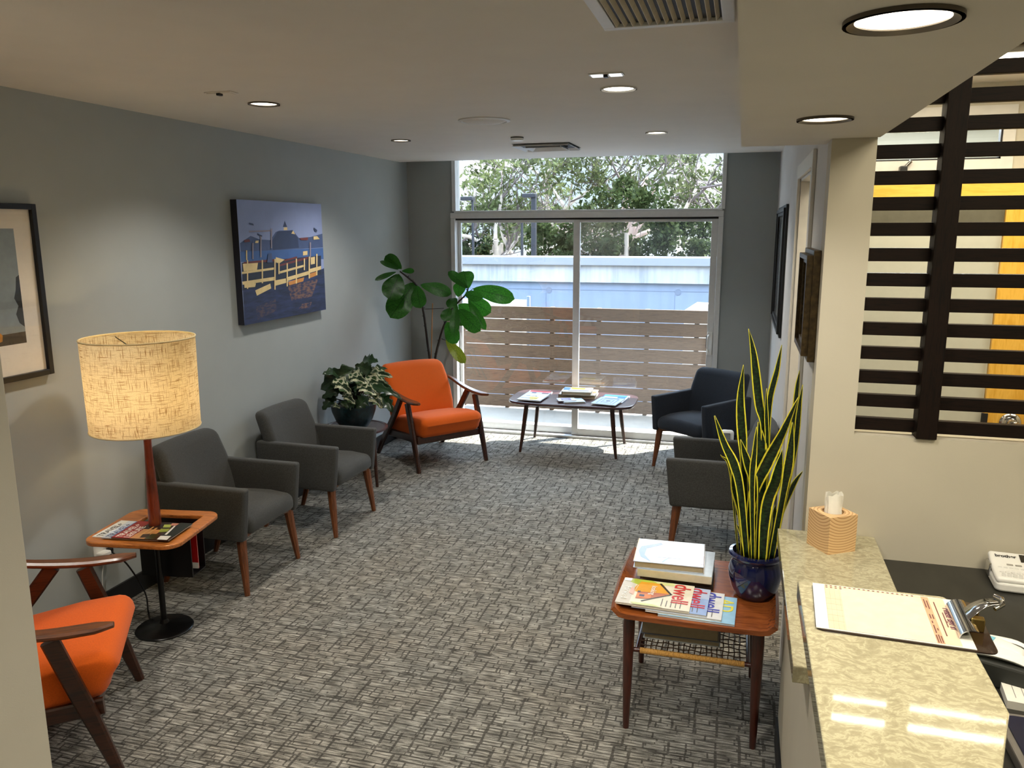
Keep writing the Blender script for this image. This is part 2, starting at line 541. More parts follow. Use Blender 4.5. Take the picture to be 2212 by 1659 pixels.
def varieg():
    m = leafmat('cream_variegated_leaf', (30, 60, 28), (50, 90, 40), None, .15, .35)
    nt = m.node_tree
    b = nt.nodes['Principled BSDF']
    uv = nd(nt, 'TexCoord').outputs['UV']
    n = nd(nt, 'TexNoise', {'Vector': nd(nt, 'Mapping', {'Vector': uv, 'Scale': (1.8, 1.5, 1)}).outputs[0], 'Scale': 1.4, 'Detail': 4.}).outputs[0]
    nt.links.new(ramp(nt, n, [(.44, (24, 48, 24)), (.475, (200, 204, 166)), (.515, (216, 218, 188)), (.54, (40, 70, 34)), (.7, (60, 92, 46))]), b.inputs['Base Color'])
    return m
M_monv = varieg()
M_figy = leafmat('yellowing_leaf', (92, 104, 26), (130, 138, 38), (70, 80, 24), .5, .4)
M_bark = mat('dark_stem_bark', (34, 26, 20), .8, 0, .3, 60)

# ------------------------------------------------------------------ the room shell
XL, XR, YB, YF, H = -2.948, .2565, 6.93, 2.822, 2.44
struct('floor', MB().box(-3.1, 3.2, -2.2, 7.0, -.12, 0), M_carpet)
struct('wall_left', MB().box(XL - .12, XL, -2.2, 7.05, 0, 2.9), M_wall)
W0, W1 = -2.515, -.172          # window opening
struct('wall_back_left', MB().box(XL, W0, YB, YB + .12, 0, 2.9), M_wall)
struct('wall_back_right', MB().box(W1, XR + .12, YB, YB + .12, 0, 2.9), M_wall)
struct('wall_back_top', MB().box(W0, W1, YB, YB + .12, 2.72, 2.9), M_wall)
D0, D1, DT = 3.42, 4.22, 2.09    # doorway in the right wall
struct('wall_right_far', MB().box(XR, XR + .12, D1, YB, 0, 2.9), M_wallw)
struct('wall_right_near', MB().box(XR, XR + .12, YF + .12, D0, 0, 2.9), M_wallw)
struct('wall_right_lintel', MB().box(XR, XR + .12, D0, D1, DT, 2.9), M_wallw)
struct('ceiling', MB().box(XL, XR, -2.2, 6.78, H, H + .3), M_ceil)
struct('ceiling_recess', MB().box(XL, XR, 6.78, YB, 2.72, 2.8), M_ceil)
struct('ceiling_soffit', MB().box(-.021, .397, -2.2, YF - .002, 2.1365, H).box(-.021, XR, YF - .002, 3.005, 2.1365, H), M_ceil)
struct('ceiling_office', MB().box(.397, 3.2, -2.2, YF + .12, 2.78, 2.9).box(.38, .397, -2.2, YF, 2.2, 2.9), M_ceil)
SX, SILL = .3905, 1.178
p = MB().box(XR, SX, YF, YF + .12, 0, 2.9).box(SX, 3.2, YF, YF + .12, 0, SILL).box(SX, 3.2, YF, YF + .12, 2.56, 2.9)
struct('wall_partition', p, M_warm)
struct('wall_rear', MB().box(-3.1, 3.2, -2.3, -2.2, 0, 2.9), M_wall)
struct('wall_office', MB().box(3.1, 3.2, -2.2, YF, 0, 2.9), M_warm)
struct('wall_stub', MB().box(XL, -1.589, .55, 1.4, 0, H, bev=.004), M_warm)
bb = MB().box(XL, XL + .012, 1.4, YB, 0, .105)
struct('baseboard_left', bb, M_basebd)
struct('baseboard_back', MB().box(XL + .012, W0 - .02, YB - .012, YB, 0, .105), M_basebd)
struct('baseboard_right', MB().box(XR - .012, XR, D1 + .07, YB, 0, .105), M_basebd)
struct('baseboard_corner', MB().box(W1 + .03, XR - .012, YB - .012, YB, 0, .105), M_basebd)
# doorway casing
cs = MB()
for x0, x1 in ((XR - .016, XR), (XR + .12, XR + .136)):
    cs.box(x0, x1, D0 - .065, D0, 0, DT + .065, bev=.004).box(x0, x1, D1, D1 + .065, 0, DT + .065, bev=.004).box(x0, x1, D0, D1, DT, DT + .065, bev=.004)
cs.box(XR, XR + .12, D0, D0 + .012, 0, DT).box(XR, XR + .12, D1 - .012, D1, 0, DT).box(XR, XR + .12, D0, D1, DT - .012, DT)
struct('trim_1', cs, M_trim)

# ---- window wall: transom window above, sliding glass door below
fr = MB()
HZ0, HZ1 = 1.952, 2.012
fr.box(W0, W0 + .035, YB - .02, YB + .1, HZ1, 2.72, bev=.004).box(W1 - .012, W1 + .02, YB - .02, YB + .1, HZ1, 2.72, bev=.004)
fr.box(W0, W1, YB - .005, YB + .1, 2.68, 2.72, bev=.004)
fr.box(W0 - .012, W1 + .012, YB - .035, YB + .1, HZ0, HZ1 - .012, bev=.004).box(W0 + .02, W1, YB - .03, YB + .1, HZ1 - .012, HZ1 + .006, bev=.003)
w1 = struct('window_1', fr, M_alu)
MB().box(W0 + .035, W1 - .012, YB + .04, YB + .046, HZ1 + .006, 2.68).build('glass_pane', M_glass, w1)
dr = MB()
dr.box(W0 - .012, W0 + .028, YB - .03, YB + .1, 0, HZ0, bev=.004).box(W1 - .028, W1 + .012, YB - .03, YB + .1, 0, HZ0, bev=.004)
dr.box(W0 + .028, W1 - .028, YB - .03, YB + .1, 0, .022, bev=.003).box(W0 + .028, W1 - .028, YB + .0, YB + .1, 1.935, HZ0)
d1 = struct('door_1', dr, M_alu)
M_dglass = glass('hazy_glass', (.97, .99, 1, 1), 1.0, .015)
def panel(nm, x0, x1, y0, s0, s1, g=None):
    q = MB().box(x0, x0 + s0, y0, y0 + .032, .024, 1.935, bev=.003).box(x1 - s1, x1, y0, y0 + .032, .024, 1.935, bev=.003)
    q.box(x0 + s0, x1 - s1, y0, y0 + .032, .024, .085, bev=.003).box(x0 + s0, x1 - s1, y0, y0 + .032, 1.912, 1.935, bev=.003)
    o = q.build(nm, M_alu, d1)
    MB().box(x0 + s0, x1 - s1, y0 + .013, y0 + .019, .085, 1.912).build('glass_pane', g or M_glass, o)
    return o
panel('fixed_panel', W0 + .028, -1.365, YB + .05, .03, .035)
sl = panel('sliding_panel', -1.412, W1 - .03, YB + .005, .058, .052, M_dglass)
gk = MB().box(W0 + .028, W1 - .028, YB - .004, YB + .004, 1.935, 1.95)
gk.build('head_gasket', M_gasket, d1)
hb = MB().box(-.252, -.206, YB - .014, YB + .004, .80, 1.0, bev=.006)
h = hb.build('handle', M_white, sl)
MB().tube(smooth_path([(-.236, YB - .014, .83), (-.244, YB - .045, .86), (-.246, YB - .05, .905), (-.244, YB - .045, .95), (-.236, YB - .014, .975)], 16), .008, 8).build('pull_bar', M_white, h)
MB().box(-.262, -.248, YB + .03, YB + .04, .86, .965).build('latch_plate', M_black, sl)

# ---- slat screen over the partition opening
t = thing('slat_screen', 'dark brown slatted wooden screen filling the opening above the reception desk', 'screen', (SX, YF, SILL))
q = MB()
z = SILL + .012
while z < 2.53:
    q.box(.002, 2.6, .03, .058, z - SILL, z - SILL + .0425, bev=.002)
    z += .0803
q.build('slat_panel', M_esp, t)
MB().box(.186, .248, -.012, .06, .001, 1.38, bev=.002).build('post', M_espv, t)

# ---- corridor behind the screen
HY = 4.25
struct('wall_corridor', MB().box(XR + .12, 3.2, HY, HY + .1, 0, 2.062).box(XR + .12, 3.2, HY, HY + .1, 2.40, 2.9).box(1.16, 1.24, HY, HY + .1, 2.06, 2.4), M_warm)
struct('ceiling_corridor', MB().box(XR + .12, 3.2, YF + .12, HY + .1, 2.50, 2.62), M_ceil)
struct('wall_corridor_end', MB().box(3.1, 3.2, YF, 6.6, 0, 2.9), M_warm)
struct('trim_2', MB().box(.385, 3.1, HY - .02, HY, 1.965, 2.092, bev=.002), M_maplex)
struct('shade_strip', MB().box(.385, 1.15, HY - .012, HY, 1.83, 1.965), mat('shade_tone_strip', (96, 94, 80), .5))  # shade under the header, put in as a dark coloured strip
o = struct('trim_4', MB().box(.385, 1.15, HY - .008, HY, .10, 1.83), mat('frosted_panel', (196, 198, 186), .2, 0, .02))
d2 = struct('door_2', MB().box(1.152, 2.05, HY - .03, HY - .001, .01, 1.962, bev=.002), M_maple)
hr = MB().lathe([(.0, 0), (.046, 0), (.048, .006), (.042, .014), (.024, .020), (.02, .04), (.0, .041)], 24, cap=False)
o = hr.build('rose_plate', M_chrome, d2, (1.265, HY - .03, .945))
o.rotation_euler = (PI / 2, 0, 0)
lv = MB().tube([(1.265, HY - .04, .945), (1.265, HY - .09, .945)], .011, 10).tube(smooth_path([(1.265, HY - .09, .945), (1.31, HY - .095, .945), (1.38, HY - .09, .943)], 8), .010, 10)
lv.build('lever', M_chrome, d2)
MB().box(1.14, 1.168, HY - .036, HY - .026, .90, .985, bev=.002).build('strike_plate', M_gasket, d2)
cl = thing('door_closer', 'small black door closer arm above the yellow wooden header', 'door closer', (.70, HY, 2.112))
MB().box(-.012, .02, -.05, -.001, 0, .028, bev=.004).build('body', M_black, cl)
MB().tube([(.01, -.03, .02), (.035, -.035, .05)], .008, 8).build('arm', M_chrome, cl)
# transom windows over the corridor wall and the bright room seen through them
for k, (x0, x1) in enumerate(((.40, 1.16), (1.24, 2.3))):
    f = MB().box(x0, x1, HY - .01, HY + .05, 2.13, 2.165).box(x0, x1, HY - .01, HY + .05, 2.33, 2.40).box(x0, x0 + .05, HY - .01, HY + .05, 2.165, 2.33).box(x1 - .05, x1, HY - .01, HY + .05, 2.165, 2.33).box(x0, x1, HY - .01, HY + .05, 2.062, 2.13)
    w = struct('window_%d' % (k + 2), f, M_trim)
    g = MB().box(x0 + .05, x0 + .058, HY - .005, HY + .03, 2.165, 2.33).box(x1 - .058, x1 - .05, HY - .005, HY + .03, 2.165, 2.33).box(x0 + .05, x1 - .05, HY - .005, HY + .03, 2.165, 2.172).box(x0 + .05, x1 - .05, HY - .005, HY + .03, 2.322, 2.33)
    g.build('gasket', M_gasket, w)
    MB().box(x0 + .058, x1 - .058, HY + .015, HY + .02, 2.172, 2.322).build('glass_pane', M_glass, w)
struct('ceiling_back_room', MB().box(XR + .12, 3.2, HY + .1, 6.6, 2.6, 2.68), mat('blue_white_ceiling_tile', (196, 206, 214), .8, 0, .02))
struct('wall_back_room', MB().box(XR + .12, 3.2, 6.5, 6.6, 0, 2.7), M_warm)
t = thing('ceiling_light', 'long white fluorescent ceiling fixture glimpsed through the transom glass', 'ceiling light', (1.0, 5.3, 2.6))
MB().box(-.6, .6, -.08, .08, -.03, 0, bev=.004).build('housing', M_wmetal, t)
MB().box(-.58, .58, -.06, .06, -.036, -.03).build('diffuser', emis('fluorescent_glow', (240, 246, 255), 5), t)
# ------------------------------------------------------------------ upholstered armchairs
def armchair(name, label, fab, loc, rz, group):
    t = thing(name, label, 'armchair', loc, rz, group)
    def sf(c):
        x, y, z = c
        z += .016 * (1 - (y / .24) ** 2) * (1 if z > 0 else .2)
        z -= .02 * max(0, (.05 - x) / .3)
        if x > .1:
            z -= .9 * (x - .1) ** 2
        return (x, y, z + .372)
    MB().cushion(.50, .436, .095, .038, lambda c: (sf(c)[0] + .025, sf(c)[1], sf(c)[2])).build('seat', fab, t)
    def bf(c):
        x, y, z = c
        k = (z + .24) / .48
        y *= 1 - .09 * k * k
        x += -.255 * (z + .24) + .5 * y * y + .02 * math.sin(k * PI)
        return (x - .165, y, z + .505)
    MB().cushion(.10, .525, .49, .042, bf).build('backrest', fab, t)
    for s in (-1, 1):
        def af(c, s=s):
            x, y, z = c
            if z < 0:
                z += .05 * max(0, -x) ** 1.0
            x += .05 * (z / .14) * (1 if x > 0 else 0) * .3
            return (x + .0, y + s * .245, z + .435)
        MB().cushion(.545, .052, .28, .014, af, seg=3).build('arm', fab, t)
    fr = MB()
    n = 9
    for x0 in (.225,):
        pts = [(x0, -.205 + .41 * k / n, .315 + .018 * math.sin(PI * k / n)) for k in range(n + 1)]
        fr.bar(pts, .022, [.052 - .02 * math.sin(PI * k / n) for k in range(n + 1)], (1, 0, 0))
    for s in (-1, 1):
        fr.bar([(.22, s * .215, .305), (-.20, s * .2, .305)], .022, .045, (0, 1, 0))
    fr.bar([(-.20, -.2, .305), (-.20, .2, .305)], .022, .045, (1, 0, 0))
    fr.build('frame', M_waln, t)
    for s in (-1, 1):
        MB().bar([(.215, s * .222, .33), (.232, s * .236, .16), (.25, s * .25, 0)], [.052, .042, .026], [.05, .040, .026], (0, 1, 0), bev=.3).build('leg', M_waln, t)
        MB().bar([(-.19, s * .205, .33), (-.225, s * .21, .16), (-.275, s * .215, 0)], [.045, .038, .026], [.05, .040, .026], (0, 1, 0), bev=.3).build('leg', M_waln, t)
    return t
G = 'upholstered armchairs round the waiting room'
c1 = armchair('armchair', 'grey tweed armchair beside the tray table lamp against left wall', M_grey, (-2.628, 3.598, 0), 0, G)
dup(c1, (-2.560, 4.45, 0), math.radians(-2), 'grey tweed armchair between the other left wall armchair and the potted variegated plant', G)
dup(c1, (-.075, 4.73, 0), PI, 'grey tweed armchair on the right side half hidden by the sword leaf plant', G)
c4 = armchair('armchair', 'dark slate blue armchair in the corner right of the glass door', M_dark, (-.25, 6.285, 0), math.radians(234), G)

# ------------------------------------------------------------------ orange lounge chairs with open wooden arms (front = +X)
def lounge(label, loc, rz, group):
    t = thing('lounge_chair', label, 'lounge chair', loc, rz, group)
    def sf(c):
        x, y, z = c
        if z > 0:
            z += .012 * (1 - (y / .28) ** 2) * (1 - (2 * x / .62) ** 2) + .01
        if x > .12:
            z -= .7 * (x - .12) ** 2 * (1 if z > 0 else .0)
        if z < 0 and x > .2:
            x -= .03
        z += .05 * x / .3 - .03
        return (x - .29, y, z + .330)
    MB().cushion(.62, .555, .165, .055, sf).build('seat_cushion', M_orange, t)
    def bf(c):
        x, y, z = c
        k = (z + .23) / .46
        y *= 1.0 + .04 * math.sin(k * PI) - .03 * k
        x += .03 * math.sin(k * PI) - .42 * (z + .23) + .25 * y * y
        return (x - .50, y, z + .525 + .012 * (1 - (y / .28) ** 2) * k)
    MB().cushion(.115, .565, .46, .045, bf).build('back_cushion', M_orange, t)
    f = MB()
    f.bar([(-.06, -.30, .24), (-.06, .30, .24)], .024, .055, (1, 0, 0))
    f.bar([(-.58, -.30, .215), (-.58, .30, .215)], .024, .06, (1, 0, 0))
    for s in (-1, 1):
        f.bar([(-.03, s * .285, .25), (-.60, s * .285, .215)], .024, .06, (0, 1, 0))
    for y in (-.16, 0, .16):
        f.bar([(-.52, y, .25), (-.64, y, .5), (-.73, y, .68)], .03, .012, (0, 1, 0))
    f.bar([(-.545, -.25, .30), (-.545, .25, .30)], .02, .04, (1, 0, 0))
    f.bar([(-.728, -.24, .66), (-.728, .24, .66)], .02, .04, (1, 0, 0))
    f.build('frame', M_dwaln, t)
    for s in (-1, 1):
        y = s * .31
        MB().bar(smooth_path([(0, y, 0), (-.06, y, .2), (-.125, y, .40), (-.165, y, .525)], 10), [.030] * 11, [.034 + .024 * math.sin(min(1, k / 6) * PI / 2) for k in range(11)], (0, 1, 0)).build('leg', M_dwaln, t)
        MB().bar(smooth_path([(-.72, y, 0), (-.60, y, .16), (-.42, y, .36), (-.275, y, .545)], 10), [.030] * 11, [.032 + .024 * math.sin(min(1, k / 6) * PI / 2) for k in range(11)], (0, 1, 0)).build('leg', M_dwaln, t)
        pts = smooth_path([(.03, y, .553), (-.05, y, .548), (-.18, y, .548), (-.34, y, .565), (-.50, y, .598), (-.64, y, .62)], 20)
        ws = []
        for k in range(21):
            u = k / 20
            w = .066 - .034 * max(0, (u - .3) / .7)
            w *= min(1, .35 + 4.5 * u)
            ws.append(w)
        MB().bar(pts, ws, [.018 + .006 * math.sin(k / 20 * PI) for k in range(21)], (0, 1, 0), bev=.35).build('armrest', M_arm, t)
    return t
G = 'orange lounge chairs with wooden arms'
l1 = lounge('orange lounge chair with wooden arms beside the fig tree near the glass door', (-2.13, 5.79, 0), math.atan2(-.634, .773), G)
dup(l1, (-2.18, 2.283, 0), math.atan2(.562, .827), 'orange lounge chair partly hidden behind the foreground wall at lower left', G)

# ------------------------------------------------------------------ tray table floor lamp
LX, LY = -2.556, 2.941
t = thing('tray_floor_lamp', 'lit floor lamp with linen drum shade and wooden tray table', 'lamp', (LX, LY, 0))
MB().lathe([(.128, 0), (.130, .006), (.122, .014), (.05, .022), (.022, .032), (.016, .05)], 48).build('base', M_blackm, t)
MB().tube([(0, 0, .04), (0, 0, .49)], .0135, 14).build('pole', M_blackm, t)
ang = math.radians(9)
tr = MB()
oc = [(x, y) for x, y in rrect(-.228, .205, -.205, .225, .055, 6)]
# bowed sides
oc = [(x + (.018 * (1 - (y / .22) ** 2) if abs(x) > .12 else 0) * (1 if x > 0 else -1), y + (.018 * (1 - (x / .22) ** 2) if abs(y) > .12 else 0) * (1 if y > 0 else -1)) for x, y in oc]
b = bmesh.new()
hole = [(-.125, .055), (.145, .055), (.145, .165), (-.125, .165)]
ov = [b.verts.new((x, y, 0)) for x, y in oc]
hv = [b.verts.new((x, y, 0)) for x, y in hole]
es = [b.edges.new((ov[k], ov[(k + 1) % len(ov)])) for k in range(len(ov))] + [b.edges.new((hv[k], hv[(k + 1) % 4])) for k in range(4)]
bmesh.ops.triangle_fill(b, edges=es, use_beauty=True)
r = bmesh.ops.extrude_face_region(b, geom=b.faces[:])
bmesh.ops.translate(b, verts=[v for v in r['geom'] if isinstance(v, bmesh.types.BMVert)], vec=(0, 0, .020))
bmesh.ops.recalc_face_normals(b, faces=b.faces[:])
rim = [e for e in b.edges if len(e.link_faces) == 2 and e.calc_face_angle(0) > 1 and abs(e.verts[0].co.z - e.verts[1].co.z) < 1e-5]
bmesh.ops.bevel(b, geom=rim, offset=.005, segments=2, profile=.5, affect='EDGES')
tr.add(b, M.Rotation(ang, 4, 'Z') @ M.Translation((0, 0, .488)))
tr.build('tray', M_lampw, t)
rk = MB()
rm = M.Rotation(ang, 4, 'Z')
rk.box(-.118, .138, .045, .051, .25, .487, mt=rm).box(-.118, .138, .165, .171, .25, .487, mt=rm).box(-.118, .138, .045, .171, .244, .25, mt=rm)
rk.box(-.118, -.112, .051, .165, .25, .40, mt=rm)
rk.build('magazine_rack', M_black, t)
MB().lathe([(.026, .508), (.028, .53), (.026, .62), (.021, .76), (.0165, .90), (.0175, .945), (.024, .975), (.024, .99)], 28).build('post', M_post, t)
sh = bmesh.new()
N = 64
r0, r1, z0, z1 = .232, .237, .985, 1.392
uvl = sh.loops.layers.uv.new()
va = [sh.verts.new((r0 * math.cos(2 * PI * k / N), r0 * math.sin(2 * PI * k / N), z0)) for k in range(N)]
vb = [sh.verts.new((r1 * math.cos(2 * PI * k / N), r1 * math.sin(2 * PI * k / N), z1)) for k in range(N)]
for k in range(N):
    f = sh.faces.new((va[k], va[(k + 1) % N], vb[(k + 1) % N], vb[k]))
    for lp, (u, v) in zip(f.loops, ((k / N * 3, 0), ((k + 1) / N * 3, 0), ((k + 1) / N * 3, 1), (k / N * 3, 1))):
        lp[uvl].uv = (u, v)
mb = MB()
mb.bm.loops.layers.uv.new(uvl.name)
me = bpy.data.meshes.new('t')
sh.to_mesh(me)
mb.bm.free()
mb.bm = bmesh.new()
mb.bm.from_mesh(me)
shade = mb.build('lamp_shade', M_linen, t)
M_bind = mat('cream_binding', (214, 196, 150), .8)
for z, r in ((z0, r0), (z1, r1)):
    MB().tube([(r * math.cos(2 * PI * k / 48), r * math.sin(2 * PI * k / 48), z) for k in range(49)], .0035, 6, cap=False).build('rim_binding', M_bind, shade)
mb = MB()
for k in range(3):
    a = 2 * PI * k / 3 + .6
    mb.tube([(.03 * math.cos(a), .03 * math.sin(a), 1.33), (.235 * math.cos(a), .235 * math.sin(a), 1.375)], .0022, 6)
mb.tube([(0, 0, .985), (0, 0, 1.335)], .006, 8)
mb.build('spider', M_blackm, shade)
MB().lathe([(.013, 1.06), (.014, 1.09), (.028, 1.13), (.031, 1.155), (.022, 1.182), (.004, 1.192)], 20).build('bulb', emis('bulb_glow', (255, 214, 150), 8), t)
MB().tube([q - V((LX, LY, 0)) for q in smooth_path([(XL + .035, 3.035, .31), (XL + .10, 3.06, .24), (XL + .18, 3.07, .10), (-2.74, 3.05, .012), (-2.68, 2.99, .008), (-2.635, 2.965, .02)], 30)], .004, 6).build('power_cord', M_black, t)

# outlet with adaptor
t = thing('wall_outlet', 'white wall outlet plate low on left wall behind tray lamp', 'outlet', (XL, 2.998, .335))
MB().box(0, .006, -.038, .038, -.06, .06, bev=.002).build('plate', M_white, t)
q = MB()
for z in (.03,):
    q.box(.006, .0075, -.012, -.008, z - .008, z + .008).box(.006, .0075, .008, .012, z - .006, z + .006)
q.build('slots', M_gasket, t)
t = thing('plug_adaptor', 'white plug-in adaptor with dark display in the wall outlet', 'adaptor', (XL + .007, 2.995, .298))
MB().box(0, .045, -.03, .03, -.035, .028, bev=.01, seg=3).build('body', M_white, t)
MB().box(.045, .0462, -.012, .024, -.018, .01).build('display', M_black, t)
tag(MB().box(XL + .007, XL + .04, 3.032, 3.05, .30, .325, bev=.005).build('lamp_plug', M_black), 'black lamp plug beside the white adaptor', 'plug')
tag(MB().tube(smooth_path([(XL + .03, 2.985, .262), (XL + .02, 2.98, .2), (XL + .014, 2.978, .10)], 8), .0025, 6).build('adaptor_cable', M_white), 'thin white cable hanging down the wall from the adaptor', 'cable')

# ------------------------------------------------------------------ coffee table (long axis = X)
CX, CY = -1.325, 6.595
CZ = .44
t = thing('coffee_table', 'dark walnut coffee table with tapered legs in front of glass door', 'coffee table', (CX, CY, 0))
pts = []
for k in range(72):
    a = 2 * PI * k / 72
    cx, sy = math.cos(a), math.sin(a)
    e = .42
    pts.append((.535 * math.copysign(abs(cx) ** e, cx), .30 * math.copysign(abs(sy) ** e, sy)))
MB().prism(pts, CZ - .024, CZ, bev=.008, seg=2).build('top', M_coffee, t)
MB().box(-.36, .36, -.2, .2, CZ - .05, CZ - .024, bev=.006).build('apron', M_dwaln, t)
for sx in (-1, 1):
    for sy in (-1, 1):
        MB().tube([(sx * .36, sy * .205, CZ - .024), (sx * .383, sy * .228, .2), (sx * .408, sy * .25, 0)], [.021, .018, .011], 14).build('leg', M_dwaln, t)

# ------------------------------------------------------------------ danish side table with raised lips and a woven cane shelf
TX, TY, TZ = -.108, 3.0, .50
t = thing('side_table', 'teak side table with turned-up ends and woven cane shelf beside counter', 'side table', (TX, TY, 0))
rows = []
for j in range(13):
    y = -.29 + .58 * j / 12
    row = []
    for i in range(25):
        u = -1 + 2 * i / 24
        x = u * (.278 + .012 * (1 - (y / .29) ** 2))
        e = max(0, (abs(u) - .86) / .14)
        row.append((x, y + .006 * (1 - u * u) * (1 if j == 12 else -1 if j == 0 else 0), TZ - .016 + .026 * e * e))
    rows.append(row)
g = MB().grid(rows, thick=.018)
g.build('top', M_teak, t, sharp=50)
q = MB()
for s in (-1, 1):
    q.bar([(-.22, s * .225, TZ - .048), (.22, s * .225, TZ - .048)], .02, .030, (0, 1, 0))
    q.bar([(s * .215, -.23, TZ - .048), (s * .215, .23, TZ - .048)], .02, .030, (1, 0, 0))
q.build('apron', M_teakd, t)
for sx in (-1, 1):
    for sy in (-1, 1):
        MB().tube([(sx * .228, sy * .235, TZ - .03), (sx * .229, sy * .237, TZ - .09), (sx * .230, sy * .240, .22), (sx * .231, sy * .243, 0)], [.021, .022, .018, .0115], 16).build('leg', M_teakd, t)
SZ = .315
sh = MB()
for s in (-1, 1):
    sh.tube([(-.225, s * .225, SZ), (.225, s * .225, SZ)], .009, 10)
    sh.tube([(s * .2, -.225, SZ), (s * .2, .225, SZ)], .008, 10)
shelf = sh.build('shelf_frame', M_teakd, t)
w = MB()
nx, ny = 19, 14
for i in range(1, nx):
    x = -.19 + .38 * i / nx
    w.tube([(x + .002 * math.sin(k * 1.9 + i), -.225 + .45 * k / 12, SZ + .003 * (-1) ** (k + i)) for k in range(13)], .0022, 5)
for j in range(1, ny):
    y = -.21 + .42 * j / ny
    w.tube([(-.2 + .4 * k / 12, y + .002 * math.sin(k * 2.3 + j), SZ - .003 * (-1) ** (k + j)) for k in range(13)], .0022, 5)
w.build('cane_weave', mat('dark_cane', (74, 48, 26), .6, 0, .2, 200), shelf)
for s in (-1, 1):
    w = MB()
    n = 70
    for k in range(n):
        x = -.185 + .37 * k / (n - 1)
        w.lathe([(.0102, -.0024), (.0118, 0), (.0102, .0024)], 10, cap=False)
        for v in list(w.bm.verts)[-30:]:
            v.co = V((x + v.co.z, s * .225 + v.co.x, SZ + v.co.y))
    w.build('cane_binding', M_rattan, shelf)

# ------------------------------------------------------------------ round side tables
def round_table(label, loc, r, hz):
    t = thing('round_side_table', label, 'side table', loc, 0, 'small round side tables')
    MB().lathe([(r - .02, hz - .022), (r, hz - .012), (r, hz - .002), (r - .004, hz), (r - .02, hz), (r - .024, hz - .004), (.001, hz - .004)], 48).build('top', M_coffee, t)
    for k in range(3):
        a = math.radians(-20 + 120 * k)
        MB().tube([((r - .05) * math.cos(a), (r - .05) * math.sin(a), hz - .02), ((r - .03) * math.cos(a), (r - .03) * math.sin(a), 0)], [.017, .011], 12).build('leg', M_dwaln, t)
    return t
round_table('dark round side table under the potted variegated plant', (-2.70, 5.235, 0), .245, .425)
round_table('small dark round table between dark armchair and right grey armchair', (.005, 5.60, 0), .19, .37)
t = thing('sound_machine', 'white rounded device with grey speaker face behind the right grey armchair', 'device', (-.04, 5.60, .37))
MB().box(-.045, .045, -.03, .03, 0, .115, bev=.022, seg=4).build('housing', M_white, t)
MB().box(-.03, .022, -.033, -.029, .012, .10, bev=.006).build('speaker_face', mat('grey_mesh', (140, 144, 148), .7, 0, .1, 200), t)
t = thing('tissue_dome', 'low white domed box beside the white sound device', 'box', (.10, 5.59, .37))
MB().lathe([(.06, 0), (.062, .03), (.05, .055), (.001, .066)], 28).build('shell', M_white, t)
# measured leaf axes (base, tip, width) and print outlines
FIG=[[[-2.706,6.2,1.537],[-2.804,6.1,1.645],0.096],[[-2.712,6.15,1.533],[-2.831,6.05,1.603],0.04],[[-2.721,6.12,1.515],[-2.834,5.95,1.457],0.039],[[-2.707,6.2,1.518],[-2.595,6.2,1.522],0.04],[[-2.707,6.15,1.495],[-2.746,6.02,1.296],0.164],[[-2.633,6.3,1.416],[-2.78,6.1,1.14],0.186],[[-2.595,6.25,1.397],[-2.545,6.2,1.214],0.122],[[-2.605,6.35,1.396],[-2.347,6.4,1.322],0.103],[[-2.238,6.5,1.362],[-2.39,6.45,1.505],0.077],[[-2.252,6.55,1.355],[-2.31,6.62,1.501],0.138],[[-2.36,6.6,1.279],[-2.34,6.6,1.401],0.096],[[-2.206,6.55,1.356],[-1.821,6.5,1.278],0.132],[[-2.243,6.45,1.32],[-2.019,6.25,1.304],0.08],[[-2.25,6.55,1.272],[-2.031,6.5,1.158],0.129],[[-2.361,6.6,1.211],[-2.219,6.6,1.119],0.122],[[-2.216,6.45,1.267],[-2.027,6.35,1.032],0.071],[[-2.283,6.4,1.191],[-2.026,6.2,1.038],0.122],[[-2.285,6.35,1.248],[-2.25,6.2,0.975],0.077],[[-2.349,6.35,1.207],[-2.349,6.25,1.103],0.096],[[-2.432,6.5,1.07],[-2.302,6.4,0.904],0.122],[[-2.442,6.5,0.913],[-2.231,6.4,0.731],0.087],[[-2.332,6.5,1.274],[-2.385,6.4,1.209],0.077],[[-2.409,6.55,1.167],[-2.271,6.5,1.044],0.084]]
FIGST=[[[-2.682,6.72,0.128],[-2.652,6.649,0.652],[-2.645,6.577,0.875],[-2.634,6.506,1.057],[-2.623,6.435,1.186],[-2.616,6.364,1.306],[-2.623,6.293,1.403],[-2.662,6.221,1.465],[-2.699,6.15,1.517]],[[-2.666,6.72,0.129],[-2.628,6.691,0.646],[-2.559,6.663,0.901],[-2.493,6.634,1.053],[-2.429,6.606,1.161],[-2.345,6.577,1.24],[-2.27,6.549,1.305],[-2.238,6.52,1.361]],[[-2.618,6.28,1.404],[-2.604,6.28,1.391]],[[-2.264,6.53,1.306],[-2.199,6.53,1.357]],[[-2.509,6.58,0.91],[-2.439,6.5,0.906]]]
FIGSTAKE=[[-2.695,6.72,0.348],[-2.597,6.6,1.219]]
FIGTIE=[[-2.646,6.5,1.176],[-2.485,6.58,1.179]]
